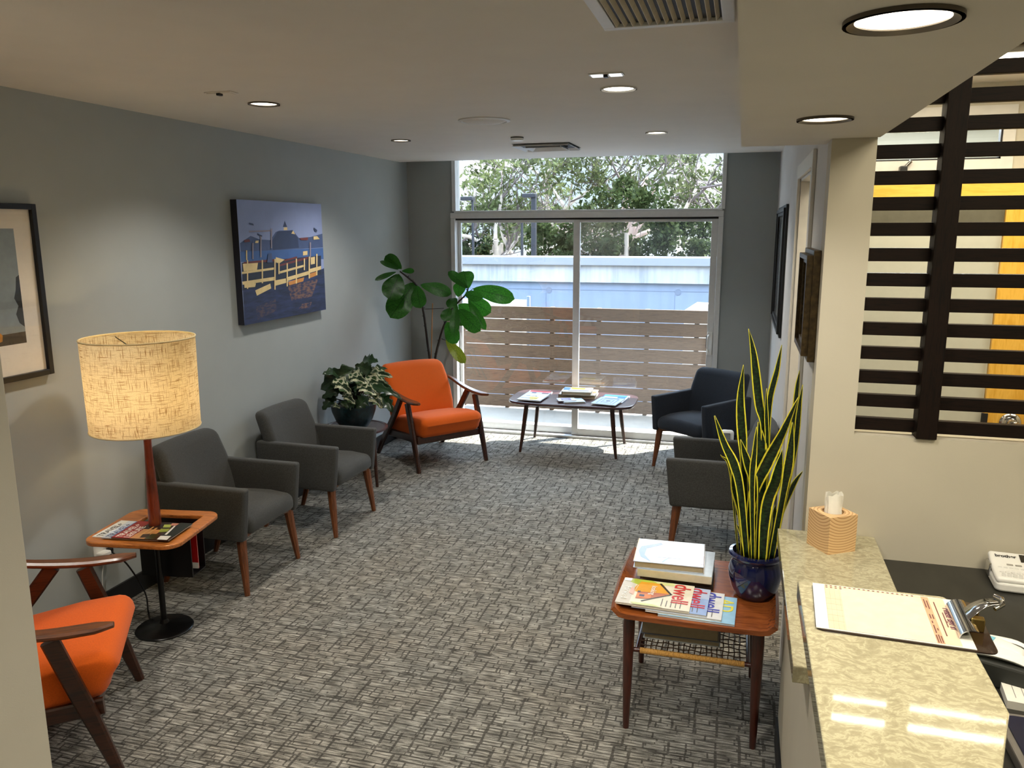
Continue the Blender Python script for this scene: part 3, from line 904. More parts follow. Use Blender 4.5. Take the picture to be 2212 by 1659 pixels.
SNAKE=[[[[0.123,2.999,0.713],[0.108,3.005,1.101],[0.086,3.011,1.224],[0.059,3.017,1.396],[0.035,3.023,1.5]],0.033],[[[0.141,3.017,0.708],[0.125,3.029,0.967],[0.121,3.04,1.22],[0.143,3.051,1.345],[0.155,3.062,1.44]],0.024],[[[0.071,3.011,0.703],[0.044,3.022,0.962],[0.032,3.033,1.088],[0.02,3.043,1.239],[0.024,3.054,1.362]],0.036],[[[0.066,2.933,0.733],[0.036,2.932,0.912],[0.008,2.931,1.012],[-0.029,2.931,1.085],[-0.068,2.93,1.191]],0.033],[[[0.178,3.034,0.706],[0.199,3.037,0.996],[0.209,3.041,1.149],[0.214,3.045,1.274],[0.221,3.049,1.351]],0.024],[[[0.182,3.029,0.708],[0.206,3.019,0.95],[0.219,3.01,1.082],[0.224,3.0,1.21],[0.231,2.99,1.31]],0.022],[[[0.072,2.982,0.715],[0.079,2.975,0.875],[0.121,2.969,1.01],[0.169,2.963,1.14],[0.216,2.956,1.27]],0.045],[[[0.137,2.99,0.771],[0.123,2.992,1.029],[0.113,2.995,1.179],[0.109,2.997,1.288]],0.016],[[[0.092,2.931,0.736],[0.075,2.922,0.944],[0.075,2.913,1.072],[0.079,2.903,1.166]],0.022],[[[0.115,2.961,0.727],[0.11,2.975,0.904],[0.103,2.988,1.054],[0.088,3.002,1.161]],0.045],[[[0.1,3.014,0.705],[0.085,3.003,0.903],[0.056,2.992,0.998],[0.027,2.98,1.096]],0.039],[[[0.013,3.018,0.882],[-0.005,3.0,0.965],[-0.042,2.982,1.032]],0.008],[[[0.059,2.998,0.696],[0.041,2.985,0.816],[0.014,2.973,0.922],[-0.002,2.961,1.02]],0.033],[[[0.13,2.93,0.73],[0.13,2.943,0.865],[0.156,2.955,0.966],[0.173,2.967,1.072]],0.05],[[[0.168,2.953,0.736],[0.185,2.944,0.921],[0.198,2.934,1.051],[0.201,2.925,1.184]],0.032],[[[0.173,3.038,0.703],[0.186,3.05,0.791],[0.223,3.063,0.904],[0.258,3.075,0.966]],0.022],[[[0.071,2.962,0.701],[0.05,2.985,0.727],[0.031,3.008,0.754]],0.014],[[[0.148,2.989,0.698],[0.163,2.998,0.771],[0.164,3.007,0.846]],0.027],[[[0.08,2.953,0.7],[0.091,2.975,0.772],[0.118,2.997,0.856]],0.021],[[[0.144,3.006,0.686],[0.16,3.029,0.711],[0.177,3.053,0.725]],0.014],[[[0.121,3.028,0.675],[0.115,3.018,0.785],[0.116,3.008,0.847]],0.018]]
MON=[[[-2.595,5.23,0.916],[-2.458,5.17,0.965],0.095,1],[[-2.521,5.15,0.869],[-2.602,5.09,0.951],0.095,0],[[-2.654,5.13,0.858],[-2.874,5.07,0.764],0.137,0],[[-2.719,5.28,0.794],[-2.887,5.22,0.823],0.083,0],[[-2.605,5.05,0.853],[-2.463,4.99,0.841],0.095,1],[[-2.715,5.03,0.813],[-2.577,4.97,0.764],0.099,1],[[-2.524,5.01,0.788],[-2.376,4.95,0.77],0.095,1],[[-2.656,5.03,0.715],[-2.549,4.97,0.695],0.062,1],[[-2.713,5.08,0.736],[-2.835,5.02,0.711],0.079,0],[[-2.772,5.08,0.668],[-2.835,5.02,0.626],0.079,2],[[-2.557,5.25,0.837],[-2.358,5.19,0.856],0.079,1],[[-2.513,5.13,0.83],[-2.307,5.07,0.784],0.095,1],[[-2.445,5.03,0.768],[-2.194,4.97,0.751],0.066,0],[[-2.437,5.01,0.726],[-2.335,4.95,0.682],0.091,1],[[-2.404,5.08,0.697],[-2.289,5.02,0.644],0.099,2],[[-2.758,5.05,0.624],[-2.679,4.99,0.654],0.037,1],[[-2.691,5.33,0.813],[-2.754,5.27,0.86],0.066,2],[[-2.715,5.13,0.761],[-2.777,5.07,0.743],0.083,0],[[-2.649,5.18,0.72],[-2.681,5.12,0.764],0.091,0],[[-2.503,5.05,0.689],[-2.556,4.99,0.661],0.099,0],[[-2.599,5.03,0.654],[-2.667,4.97,0.692],0.091,0],[[-2.592,5.23,0.765],[-2.496,5.17,0.832],0.083,2],[[-2.79,5.23,0.756],[-2.921,5.17,0.734],0.083,0],[[-2.555,5.28,0.758],[-2.41,5.22,0.81],0.075,1]]
CANVAS=[["hill",[0.008,0.658],[0.122,0.714],[0.215,0.684],[0.333,0.676],[0.4,0.743],[0.443,0.755],[0.561,0.756],[0.606,0.76],[0.679,0.688],[0.832,0.695],[1.008,0.724],[1.003,0.593],[0.01,0.587]],["roof",[0.353,0.668],[0.422,0.747],[0.594,0.756],[0.667,0.688],[0.671,0.601],[0.356,0.593]],["roof",[0.488,0.786],[0.514,0.84],[0.54,0.786]],["cream",[0.499,0.782],[0.54,0.784],[0.54,0.759],[0.496,0.758]],["cream",[0.586,0.728],[0.611,0.756],[0.634,0.722]],["water",[0.006,0.591],[1.005,0.589],[1.0,0.484],[0.005,0.509]],["deep",[0.006,0.346],[0.364,0.319],[0.523,0.307],[0.784,0.345],[1.006,0.398],[1.0,0.0],[0.0,0.0]],["dark",[0.012,0.502],[0.965,0.519],[0.956,0.342],[0.002,0.282]],["gleam",[0.508,0.269],[0.909,0.303],[0.809,0.145],[0.541,0.14]],["gleam2",[0.128,0.131],[0.351,0.175],[0.363,0.073],[0.138,0.026]],["gleam",[0.674,0.093],[0.805,0.096],[0.776,0.049],[0.624,0.05]],["red",[0.031,0.508],[0.381,0.516],[0.379,0.497],[0.029,0.493]],["red",[0.418,0.465],[0.781,0.517],[0.779,0.496],[0.422,0.449]],["red",[0.485,0.504],[0.642,0.526],[0.641,0.51],[0.484,0.489]],["cream",[0.006,0.431],[0.354,0.445],[0.352,0.426],[0.004,0.413]],["cream",[0.003,0.353],[0.357,0.365],[0.355,0.335],[0.006,0.328]],["cream",[0.021,0.344],[0.145,0.328],[0.133,0.299],[0.022,0.301]],["cream",[0.131,0.27],[0.302,0.312],[0.308,0.27],[0.146,0.225]],["cream",[0.365,0.334],[0.487,0.341],[0.489,0.302],[0.361,0.288]],["cream",[0.493,0.348],[0.781,0.386],[0.779,0.353],[0.501,0.316]],["cream",[0.418,0.407],[0.739,0.449],[0.738,0.429],[0.422,0.388]],["cream",[0.789,0.402],[0.957,0.422],[0.954,0.389],[0.786,0.365]],["cream",[0.02,0.494],[0.179,0.494],[0.164,0.437],[0.024,0.434]],["cream",[0.816,0.507],[0.877,0.513],[0.871,0.447],[0.816,0.442]],["cream",[0.382,0.531],[0.485,0.504],[0.419,0.476],[0.378,0.486]],["amber",[0.512,0.308],[0.718,0.333],[0.703,0.297],[0.52,0.276]],["amber",[0.797,0.36],[0.902,0.375],[0.893,0.338],[0.794,0.32]],["cream",[0.72,0.567],[0.779,0.57],[0.776,0.533],[0.717,0.531]],["cream",[0.221,0.515],[0.234,0.514],[0.219,0.322],[0.205,0.323]],["cream",[0.064,0.521],[0.077,0.521],[0.058,0.291],[0.045,0.292]],["cream",[0.363,0.517],[0.378,0.516],[0.356,0.254],[0.342,0.256]],["cream",[0.406,0.477],[0.421,0.476],[0.414,0.384],[0.4,0.385]],["cream",[0.505,0.472],[0.52,0.472],[0.504,0.269],[0.489,0.27]],["cream",[0.621,0.507],[0.637,0.506],[0.619,0.284],[0.603,0.285]],["cream",[0.724,0.503],[0.74,0.502],[0.732,0.397],[0.716,0.398]],["cream",[0.79,0.516],[0.807,0.516],[0.791,0.316],[0.774,0.317]],["cream",[0.895,0.538],[0.913,0.537],[0.897,0.338],[0.879,0.339]],["pole",[0.129,0.656],[0.143,0.656],[0.132,0.526],[0.119,0.526]],["cream",[0.06,0.6],[0.072,0.6],[0.067,0.521],[0.054,0.522]],["pole",[0.22,0.714],[0.234,0.714],[0.22,0.537],[0.206,0.538]],["pole",[0.343,0.773],[0.357,0.773],[0.343,0.608],[0.329,0.608]],["pole",[0.813,0.647],[0.83,0.646],[0.819,0.507],[0.803,0.508]],["pole",[0.102,0.754],[0.34,0.76],[0.339,0.749],[0.102,0.743]],["red",[0.679,0.688],[0.796,0.692],[0.788,0.667],[0.706,0.668]],["red",[0.046,0.682],[0.101,0.689],[0.109,0.667],[0.049,0.664]],["cream",[0.166,0.674],[0.2,0.676],[0.193,0.655],[0.16,0.656]],["cream",[0.869,0.699],[0.918,0.703],[0.953,0.674],[0.866,0.669]],["roof",[0.108,0.82],[0.15,0.812],[0.158,0.797],[0.116,0.804]],["roof",[0.186,0.736],[0.242,0.714],[0.236,0.706],[0.189,0.723]],["roof",[0.876,0.782],[0.923,0.757],[0.915,0.736],[0.885,0.749]],["hill",[0.293,0.564],[0.334,0.567],[0.337,0.487],[0.277,0.49]]]
# ------------------------------------------------------------------ plants
def uvleaf(mb_list, rows, mats_i=0):
    """rows of points, base to tip; gives UV x across, y along"""
    b = bmesh.new()
    ul = b.loops.layers.uv.new('UVMap')
    vs = [[b.verts.new(q) for q in r] for r in rows]
    n, m = len(rows) - 1, len(rows[0]) - 1
    for j in range(n):
        for i in range(m):
            f = b.faces.new((vs[j][i], vs[j][i + 1], vs[j + 1][i + 1], vs[j + 1][i]))
            for lp, (u, v) in zip(f.loops, ((i / m, j / n), ((i + 1) / m, j / n), ((i + 1) / m, (j + 1) / n), (i / m, (j + 1) / n))):
                lp[ul].uv = (u, v)
    return b

def leaf_obj(name, rows, m, parent, thick=.0012):
    b = uvleaf(None, rows)
    bmesh.ops.recalc_face_normals(b, faces=b.faces[:])
    if thick:
        bmesh.ops.solidify(b, geom=b.faces[:], thickness=thick)
    me = bpy.data.meshes.new(name)
    b.to_mesh(me)
    b.free()
    for q in me.polygons:
        q.use_smooth = True
    me.materials.append(m)
    o = bpy.data.objects.new(name, me)
    COL.objects.link(o)
    o.parent = parent
    return o

def broad_leaf(base, tip, width, shape, facing, rnd, fold=.18, droop=.06, wave=.05, ns=14, nc=8, lobes=0, lobed=0.):
    base, tip = V(base), V(tip)
    d = tip - base
    L = d.length
    d.normalize()
    side = d.cross(facing).normalized()
    side = (M.Rotation(rnd.uniform(-.35, .35), 3, d) @ side).normalized()
    nor = side.cross(d).normalized()
    if nor.z < 0:
        nor = -nor
    rows = []
    ph = rnd.uniform(0, 6)
    for j in range(ns + 1):
        u = j / ns
        w = width * .5 * shape(u)
        c = base + d * (L * u) + nor * (droop * L * (1 - (2 * u - 1) ** 2))
        row = []
        for i in range(nc + 1):
            s = -1 + 2 * i / nc
            ww = w
            if lobed and abs(s) > .55:
                ww = w * (1 - lobed * (.5 + .5 * math.sin(u * lobes * 2 * PI + (0 if s > 0 else 1.3))) * (abs(s) - .55) / .45)
            row.append(c + side * (s * ww) + nor * (abs(s) * ww * fold + wave * width * abs(s) * math.sin(u * 13 + ph + (2 if s > 0 else 0))))
        rows.append(row)
    return rows

fiddle = lambda u: max(.02, max(0, math.sin(PI * min(1, u) ** 1.15)) ** .5 * (.62 + .42 * u))
oval = lambda u: max(.02, math.sin(PI * u ** .75) ** .7)
VIEW = V((.3, -1, .1)).normalized()

rnd = random.Random(3)
FX, FY = -2.66, 6.74
t = thing('fiddle_leaf_fig', 'tall potted fiddle leaf fig with broad green leaves behind orange lounge chair', 'potted tree', (FX, FY, 0))
off = V((FX, FY, 0))
MB().lathe([(.10, 0), (.13, .10), (.145, .26), (.150, .30), (.138, .30), (.132, .26), (.001, .26)], 36).build('pot', mat('grey_pot', (70, 68, 64), .6), t)
for k, pts in enumerate(FIGST):
    pts = [V(q) - off for q in pts]
    if k < 2:
        pts[0] = V((.02 - .05 * (k == 0), 0, .255))
    sp = smooth_path(pts, 26)
    n = len(sp)
    st = MB().tube(sp, [(.013 if k < 2 else .005) * (1 - .55 * i / n) for i in range(n)], 8)
    if k < 2:
        for i in range(3, n - 1, 2):      # leaf scars
            q = sp[i]
            a = rnd.uniform(0, 6)
            st.tube([q, q + V((math.cos(a), math.sin(a), .6)) * .018], [.005, .002], 5)
    st.build('stem', M_bark, t)
for i, (b_, t_, w) in enumerate(FIG):
    b_, t_ = V(b_) - off, V(t_) - off
    rows = broad_leaf(b_, t_, w * 1.3, fiddle, VIEW, rnd, fold=.10, droop=.06, wave=.03)
    leaf_obj('leaf', rows, M_figy if i == 20 else M_fig, t, 0)
a, b_ = [V(q) - off for q in FIGSTAKE]
a.z = .25
MB().tube([a, b_], .004, 6).build('stake', mat('bamboo', (176, 120, 52), .6), t)
MB().tube([V(q) - off for q in FIGTIE], .003, 6).build('tie', M_bark, t)

# snake plant in the blue pot on the side table
PX, PY, PZ = .105, 3.0, .4846
t = thing('sword_leaf_plant', 'tall yellow-edged sword leaf plant in cobalt blue glazed pot on teak table', 'potted plant', (PX, PY, PZ))
off = V((PX, PY, PZ))
MB().lathe([(.066, 0), (.070, .004), (.086, .035), (.097, .08), (.098, .105), (.090, .137), (.085, .146), (.088, .152), (.098, .160), (.101, .168), (.098, .176), (.086, .178), (.084, .165), (.083, .15), (.001, .15)], 56).build('pot', M_bluepot, t)
MB().lathe([(.082, .151), (.06, .156), (.001, .158)], 32).build('soil', M_soil, t)
for pts, w in SNAKE:
    P = [V(q) - off for q in pts]
    P[0].z = .152
    r = V((P[0].x, P[0].y)).length
    if r > .065:
        P[0].x *= .065 / r
        P[0].y *= .065 / r
    sp = smooth_path(P, 22)
    n = len(sp) - 1
    rows = []
    tw = rnd.uniform(-.7, .7)
    for j, q in enumerate(sp):
        u = j / n
        d = (sp[min(j + 1, n)] - sp[max(j - 1, 0)]).normalized()
        side = (M.Rotation(tw * (u - .5) + .25 * math.sin(u * 9 + tw * 5), 3, d) @ d.cross(VIEW)).normalized()
        nor = side.cross(d).normalized()
        ww = w * .5 * (min(1, .55 + .9 * u) if u < .5 else 1) * (1 - max(0, (u - .55) / .45) ** 1.7) + .0012
        rows.append([q + side * (s * ww) + nor * (ww * .3 * s * s) for s in (-1, -.72, -.3, 0, .3, .72, 1)])
    leaf_obj('leaf', rows, M_snake, t, .0025)

# variegated plant in the teal pot on the round table
QX, QY, QZ = -2.70, 5.235, .425
t = thing('variegated_plant', 'bushy plant with cream splashed dark leaves in mottled teal pot', 'potted plant', (QX, QY, QZ))
off = V((QX, QY, QZ))
MB().lathe([(.095, 0), (.10, .006), (.135, .06), (.158, .12), (.166, .165), (.170, .175), (.158, .178), (.152, .16), (.001, .15)], 48).build('pot', M_teal, t)
MB().lathe([(.15, .152), (.1, .158), (.001, .16)], 32).build('soil', M_soil, t)
st = MB()
rows_all = []
for b_, t_, w, k in MON:
    b_, t_ = V(b_) - off, V(t_) - off
    t_.z -= .035
    for q in (b_, t_):
        q.x = max(q.x, XL + .05 - QX)
    st.tube(smooth_path([(b_.x * .15, b_.y * .15, .155), (b_.x * .5, b_.y * .4, max(.2, b_.z * .8)), b_], 8), [.0045] * 9, 6)
    rows = broad_leaf(b_ - (t_ - b_) * .15, t_, w * 1.2, oval, V((.25, -.9, .45)), rnd, fold=.2, droop=.12, wave=.06, lobes=4, lobed=.42, ns=20, nc=8)
    rows_all.append((rows, k if rnd.random() < .8 else 0))
for k in range(20):      # leaves on the far side, seen edge on or in gaps
    a = rnd.uniform(0, 2 * PI)
    e = rnd.uniform(.1, .9)
    b_ = V((.10 * math.cos(a), .10 * math.sin(a), .2 + .2 * e))
    d = V((math.cos(a), math.sin(a), rnd.uniform(-.3, .5))) * rnd.uniform(.12, .18)
    t_ = b_ + d
    t_.x = max(t_.x, XL + .05 - QX)
    st.tube(smooth_path([(b_.x * .15, b_.y * .15, .155), (b_.x * .5, b_.y * .4, b_.z * .8), b_], 8), [.0045] * 9, 6)
    rows_all.append((broad_leaf(b_, t_, rnd.uniform(.10, .16), oval, V((.2, -.2, 1)), rnd, fold=.12, droop=.15, lobes=4, lobed=.4, ns=16), 0))
st.build('stems', M_bark, t)
for rows, k in rows_all:
    leaf_obj('leaf', rows, (M_mond, M_monv, M_mond)[k], t)

# ------------------------------------------------------------------ magazines and books
PAL = {}
def cmat(c, rough=.35):
    k = (tuple(c), rough)
    if k not in PAL:
        PAL[k] = mat('print_%d_%d_%d' % tuple(c), c, rough, 0, .06, 40)
    return PAL[k]

def magazine(label, cat, loc, rz, w, h, th, cover, group=None, shapes=(), name='magazine', curl=0, rough=.3):
    """local x = right of the cover, y = up the cover; loc = centre of the underside"""
    t = thing(name, label, cat, loc, rz, group)
    MB().box(-w / 2 + .001, w / 2 - .0015, -h / 2 + .001, h / 2 - .001, .0004, th - .0007).build('pages', M_paper, t)
    c = MB().box(-w / 2, w / 2, -h / 2, h / 2, th - .0007, th).box(-w / 2, w / 2, -h / 2, h / 2, 0, .0005).box(-w / 2 - .0004, -w / 2 + .0006, -h / 2, h / 2, 0, th)
    c.build('cover', cmat(cover, rough), t)
    if shapes:
        mats, q = [], MB()
        for i, (col, pts) in enumerate(shapes):
            mm = cmat(col, rough)
            if mm not in mats:
                mats.append(mm)
            z = th + .00025 + .00012 * i
            b = bmesh.new()
            b.faces.new([b.verts.new((x * w / 2, y * h / 2, z)) for x, y in pts])
            q.add(b, None, mats.index(mm))
        q.build('cover_print', mats, t)
    return t

def book(label, loc, rz, w, h, th, jacket, group=None, shapes=(), rough=.3, spine=None):
    t = thing('book', label, 'book', loc, rz, group)
    MB().box(-w / 2 + .004, w / 2 - .005, -h / 2 + .004, h / 2 - .004, .003, th - .003).build('pages', M_cream, t)
    c = MB().box(-w / 2, w / 2, -h / 2, h / 2, th - .003, th, bev=.0008).box(-w / 2, w / 2, -h / 2, h / 2, 0, .003, bev=.0008)
    c.build('cover', cmat(jacket, rough), t)
    MB().box(-w / 2 - .001, -w / 2 + .003, -h / 2, h / 2, 0, th, bev=.0008).build('spine', cmat(spine or jacket, rough), t)
    if shapes:
        mats, q = [], MB()
        for i, (col, pts) in enumerate(shapes):
            mm = cmat(col, rough)
            if mm not in mats:
                mats.append(mm)
            b = bmesh.new()
            b.faces.new([b.verts.new((x * w / 2, y * h / 2, th + .0003 + .00012 * i)) for x, y in pts])
            q.add(b, None, mats.index(mm))
        q.build('cover_print', mats, t)
    return t

def rect(x0, x1, y0, y1):
    return [(x0, y0), (x1, y0), (x1, y1), (x0, y1)]

# on the tray table: three travel magazines, tops of the covers towards the wall, fanned
GR = 'travel magazines fanned on the lamp tray'
rz = math.radians(90 + 8)
ZT = .5085
RED, WHT, BLK, INK, NAVY = (150, 34, 26), (238, 236, 230), (20, 18, 18), (40, 40, 44), (34, 44, 120)
def tl(label, cx, cy, z, shapes, cover, ink, tz=0):
    m = magazine(label, 'magazine', (cx, cy, z), rz + tz, .205, .272, .004, cover, GR, shapes)
    text('title', 'TRAVEL+', .040, cmat(ink), m, (-.095, .094, .0046), sx=.98, bold=.0004)
    text('title', 'LEISURE', .040, cmat(ink), m, (-.095, .056, .0046), sx=.95, bold=.0004)
    return m
k = (-2.513, 2.873)
tl('white travel magazine at the bottom of the fan on lamp tray', k[0] - .105, k[1] + .002, ZT, [], (226, 226, 220), (62, 62, 66), -.03)
tl('pale blue travel magazine in the middle of the fan on lamp tray', k[0] - .052, k[1] - .002, ZT + .0045, [((120, 156, 200), rect(-1, 1, .1, .72))], (204, 214, 226), (64, 84, 128))
tl('dark red travel magazine with food photo on top of the fan on lamp tray', k[0], k[1], ZT + .009,
   [(RED, rect(-1, 1, .36, 1)), ((196, 138, 84), rect(-1, .1, -.3, .36)), ((44, 28, 20), rect(.1, 1, -.4, .5)), ((36, 24, 18), [(.2, .2), (.6, .3), (.7, -.05), (.3, -.15)]), ((206, 160, 100), rect(-.7, .3, -.05, .02)), ((206, 160, 100), rect(-.8, .4, .12, .18)), ((58, 36, 20), [(-.9, .05), (-.5, .12), (-.4, -.1), (-.8, -.2)]),
    ((60, 58, 22), rect(-1, -.4, -.45, -.15)), ((150, 160, 60), [(-.2, -.3), (.2, -.2), (.25, -.5), (-.1, -.55)]), ((176, 190, 90), [(.35, -.2), (.7, -.1), (.75, -.35), (.4, -.45)]), ((208, 140, 120), [(.6, -.35), (.9, -.3), (.9, -.55), (.65, -.55)]), ((30, 34, 26), rect(-.6, 1, -1, -.56)), (WHT, [(-1, -.6), (-.6, -.55), (-.55, -.9), (-1, -.95)]), (WHT, [(-.45, -.62), (.6, -.5), (.6, -.56), (-.45, -.7)])],
   (60, 40, 30), WHT)
t = magazine('magazine with red cover tucked upright in the black rack under the lamp tray', 'magazine', (0, 0, 0), 0, .21, .20, .006, (176, 22, 24), shapes=[(WHT, rect(-1, 1, -1, -.7))])
t.matrix_world = M.Translation((LX + .012, LY + .118, .362)) @ M.Rotation(ang, 4, 'Z') @ M.Rotation(PI / 2, 4, 'X')
t.rotation_euler = t.matrix_world.to_euler()

# on the teak side table: the stack of design magazines, tops of the covers towards the counter
GR = 'design magazines fanned on the teak side table'
rz = math.radians(-90 - 2)
ZD = TZ - .0155
def dw(label, cx, cy, z, cover, shapes, ink, word='dwell', size=.088, tz=0, sx=1.0, th=.007):
    m = magazine(label, 'magazine', (cx, cy, z), rz + tz, .218, .268, th, cover, GR, shapes)
    if word == 'dwell':
        text('title', word, size, cmat(ink), m, (-.104, .063, th + .0012), sx=.88, bold=.0009)
        q = MB()
        for i in range(5):
            q.box(.035 + .012 * (i % 2), .095, .098 - .017 * i, .101 - .017 * i, th + .0011, th + .0013)
        q.build('cover_lines', cmat((90, 88, 86)), m)
    else:
        text('title', word, size, cmat(ink), m, (-.085, .072, th + .0012), sx=1.0, bold=.001)
    return m
kx, ky = -.251, 2.846
dw('light blue magazine with yellow letters at the bottom of the design fan', kx + .158, ky - .014, ZD, (150, 196, 226), [((184, 216, 236), rect(-1, 1, -.2, .4))], (232, 222, 74), 'AD', .075)
dw('white design magazine with blue title third in the fan', kx + .112, ky - .006, ZD + .0072, (214, 216, 218), [], (52, 58, 168))
dw('bluish design magazine with red title second in the fan', kx + .060, ky, ZD + .0144, (176, 192, 222), [((140, 166, 214), rect(-.2, 1, .2, 1))], (186, 28, 52))
dw('top design magazine with orange house photo and red title', kx, ky, ZD + .0216, (218, 212, 192),
   [((196, 190, 176), rect(-1, 1, -1, -.62)), ((170, 186, 60), [(-1, -.2), (-1, -.75), (-.7, -.8), (-.5, -.5), (-.8, .1)]), ((206, 214, 150), [(-1, .4), (-.95, -.1), (-.7, .0), (-.8, .5)]), ((214, 150, 30), [(-.55, -.55), (-.85, -.1), (-.8, -.5), (-.3, -.62), (.1, -.6)]), ((222, 158, 34), [(-.82, -.5), (-.82, .12), (-.1, .42), (.1, -.35), (0, -.58)]), ((24, 20, 18), [(-.86, .08), (-.06, .46), (-.03, .40), (-.82, .02)]), ((176, 92, 40), [(0, -.5), (-.1, .40), (.16, .18), (.5, -.2), (.55, -.5)]), ((24, 20, 18), [(-.06, .46), (.72, -.3), (.68, -.34), (-.03, .38)]), ((212, 122, 50), rect(.12, .45, -.5, -.1)), ((52, 56, 84), rect(.2, .36, -.42, -.28)), ((52, 56, 84), rect(-.05, .06, -.5, -.42)), ((228, 168, 150), [(-.3, -.7), (.2, -.72), (.3, -.58), (-.1, -.6)]), (WHT, rect(-.98, -.75, -.97, -.78)), ((196, 206, 140), [(1, .3), (.85, 0), (.86, -.6), (1, -.5)])],
   (190, 30, 34))
m = [o for o in COL.objects if o.get('label', '').startswith('top design')][0]
text('cover_script', 'looking', .03, cmat(WHT), m, (-.06, -.02, .0098), (0, 0, 0), sx=.9)
text('cover_script', 'Forward', .034, cmat(WHT), m, (-.03, -.118, .0098), (0, 0, 0), sx=.9)
# books behind them
GR = 'books stacked at the back of the teak side table'
z = ZD
bx, by = -.222, 3.112
book('dark covered book at the bottom of the stack on teak table', (bx + .045, by - .018, z), .01 + PI / 2, .215, .262, .016, (40, 34, 30), GR)
z += .0165
book('thin tan book second from the bottom of the stack on teak table', (bx + .03, by - .008, z), PI / 2, .22, .27, .014, (96, 78, 58), GR)
z += .0145
book('book with shiny silver blue jacket sticking out to the right under the top book', (bx + .03, by - .006, z), -.02 + PI / 2, .255, .285, .030, (198, 212, 226), GR, [((150, 176, 206), [(-.8, .9), (.2, .95), (.6, .7), (-.4, .75)])], .12, (210, 200, 170))
z += .0305
book('top book with glossy white and blue jacket and orange spine edge', (bx, by, z), .03 + PI, .272, .24, .028, (186, 196, 212), GR,
     [((92, 112, 166), [(.5, .95), (.82, .6), (.92, .1), (.86, -.3), (.7, -.1), (.72, .4)]), ((92, 112, 166), [(.86, -.3), (.3, -.75), (.25, -.6), (.74, -.1)]), ((110, 140, 190), [(.2, .9), (.1, .6), (.0, .5), (.16, .92)]), ((204, 212, 226), rect(-.4, .4, -.4, .5)), ((186, 160, 176), [(-.9, .8), (-.75, .2), (-.98, .1), (-.98, .8)]), ((224, 160, 70), rect(.975, 1, -1, 1))], .1, (214, 206, 196))
# books on the cane shelf
GR = 'books on the cane shelf'
z = SZ + .0056
book('large pale book under the slate covered book on cane shelf', (-.152, 2.985, z), PI, .285, .25, .022, (196, 206, 216), GR)
b1 = book('thick slate grey book with blue cover panel on cane shelf', (-.160, 2.975, z + .0225), PI + .015, .288, .245, .050, (106, 116, 132), GR, [((36, 70, 120), rect(-.9, .55, -.2, .8)), ((44, 110, 176), rect(.55, .68, -.2, .8))], .3, (120, 118, 116))

# on the coffee table
GR = 'magazines and books on the coffee table'
z = CZ
m = magazine('stack magazine with red masthead at the far left of the coffee table', 'magazine', (-1.655, 6.625, z), math.radians(-3), .205, .26, .010, (196, 206, 226), GR, [((206, 60, 66), rect(-.95, .95, .6, 1)), ((60, 50, 80), rect(-.6, -.2, .2, .5)), ((110, 60, 70), rect(.3, .9, .15, .5))])
m = magazine('pale blue magazine with yellow patch at the left front of the coffee table', 'magazine', (-1.648, 6.462, z + .0105), math.radians(-4), .205, .26, .008, (206, 222, 238), GR,
             [((50, 34, 40), [(-.28, .12), (-.12, .36), (.16, .36), (.32, .12), (.1, .22), (-.08, .2)]), ((224, 180, 160), [(-.12, .2), (0, .3), (.1, .22), (.02, .1)]), ((232, 206, 70), [(-.34, .08), (.55, -.02), (.58, -.82), (.05, -.9), (-.06, -.55)]), ((70, 80, 120), rect(-.72, -.36, .22, .34))])
text('title', 'NATALIE LEVEZ', .021, cmat((44, 40, 56)), m, (-.092, -.066, .0095), sx=1.0, bold=.0006)
book('brown edged large book under the yellow book on the coffee table', (-1.302, 6.70, z), math.radians(3), .315, .25, .032, (206, 190, 172), GR, [((226, 160, 80), rect(.2, .95, -.2, .6))], .35, (96, 44, 32))
book('book with yellow and blue jacket on top of the coffee table pile', (-1.303, 6.655, z + .0325), math.radians(4), .25, .20, .028, (216, 214, 200), GR, [((84, 142, 206), rect(-1, -.55, -.3, .9)), ((240, 214, 60), [(-.6, .9), (.5, .9), (.45, .1), (-.4, .2)]), ((130, 120, 130), rect(-.6, .8, -.6, -.35))], .3, (70, 60, 56))
book('thin grey book with pale blue corner at the centre front of coffee table', (-1.30, 6.44, z), math.radians(24), .18, .155, .014, (176, 190, 204), GR, [((196, 220, 236), rect(.1, .95, -.8, .8))], .35)
m = magazine('purple and white leaflet lying tilted on the thin grey book', 'magazine', (-1.355, 6.435, z + .0145), math.radians(22), .15, .12, .004, (196, 196, 216), GR, [((96, 88, 140), rect(-.6, .5, -.5, .6)), ((206, 206, 226), rect(-.4, .2, -.1, .1)), ((214, 214, 210), rect(.55, 1, -1, 1))], name='leaflet')
m = magazine('bright blue magazine at the bottom right of the coffee table', 'magazine', (-.985, 6.61, z), math.radians(-6), .215, .28, .010, (52, 132, 206), GR, [((220, 226, 232), rect(-.9, .2, -.9, .5)), ((240, 240, 240), rect(.85, 1, -1, 1))])
m = magazine('grey blue newsletter with framed drawing on the right front of coffee table', 'magazine', (-1.01, 6.468, z + .0105), math.radians(-9), .21, .275, .006, (176, 198, 222), GR,
             [((110, 136, 186), rect(-.72, .72, -.8, .55)), ((184, 204, 228), rect(-.6, .6, -.7, .45)), ((96, 120, 170), rect(-.45, .45, -.55, .3)), ((176, 196, 222), rect(-.36, .36, -.46, .22)), ((60, 70, 110), [(-.2, .1), (.1, .15), (.25, -.1), (-.05, -.2)]), ((60, 70, 110), rect(-.3, .1, -.38, -.3)), ((90, 100, 140), rect(-.6, .6, .68, .8))], name='newsletter')

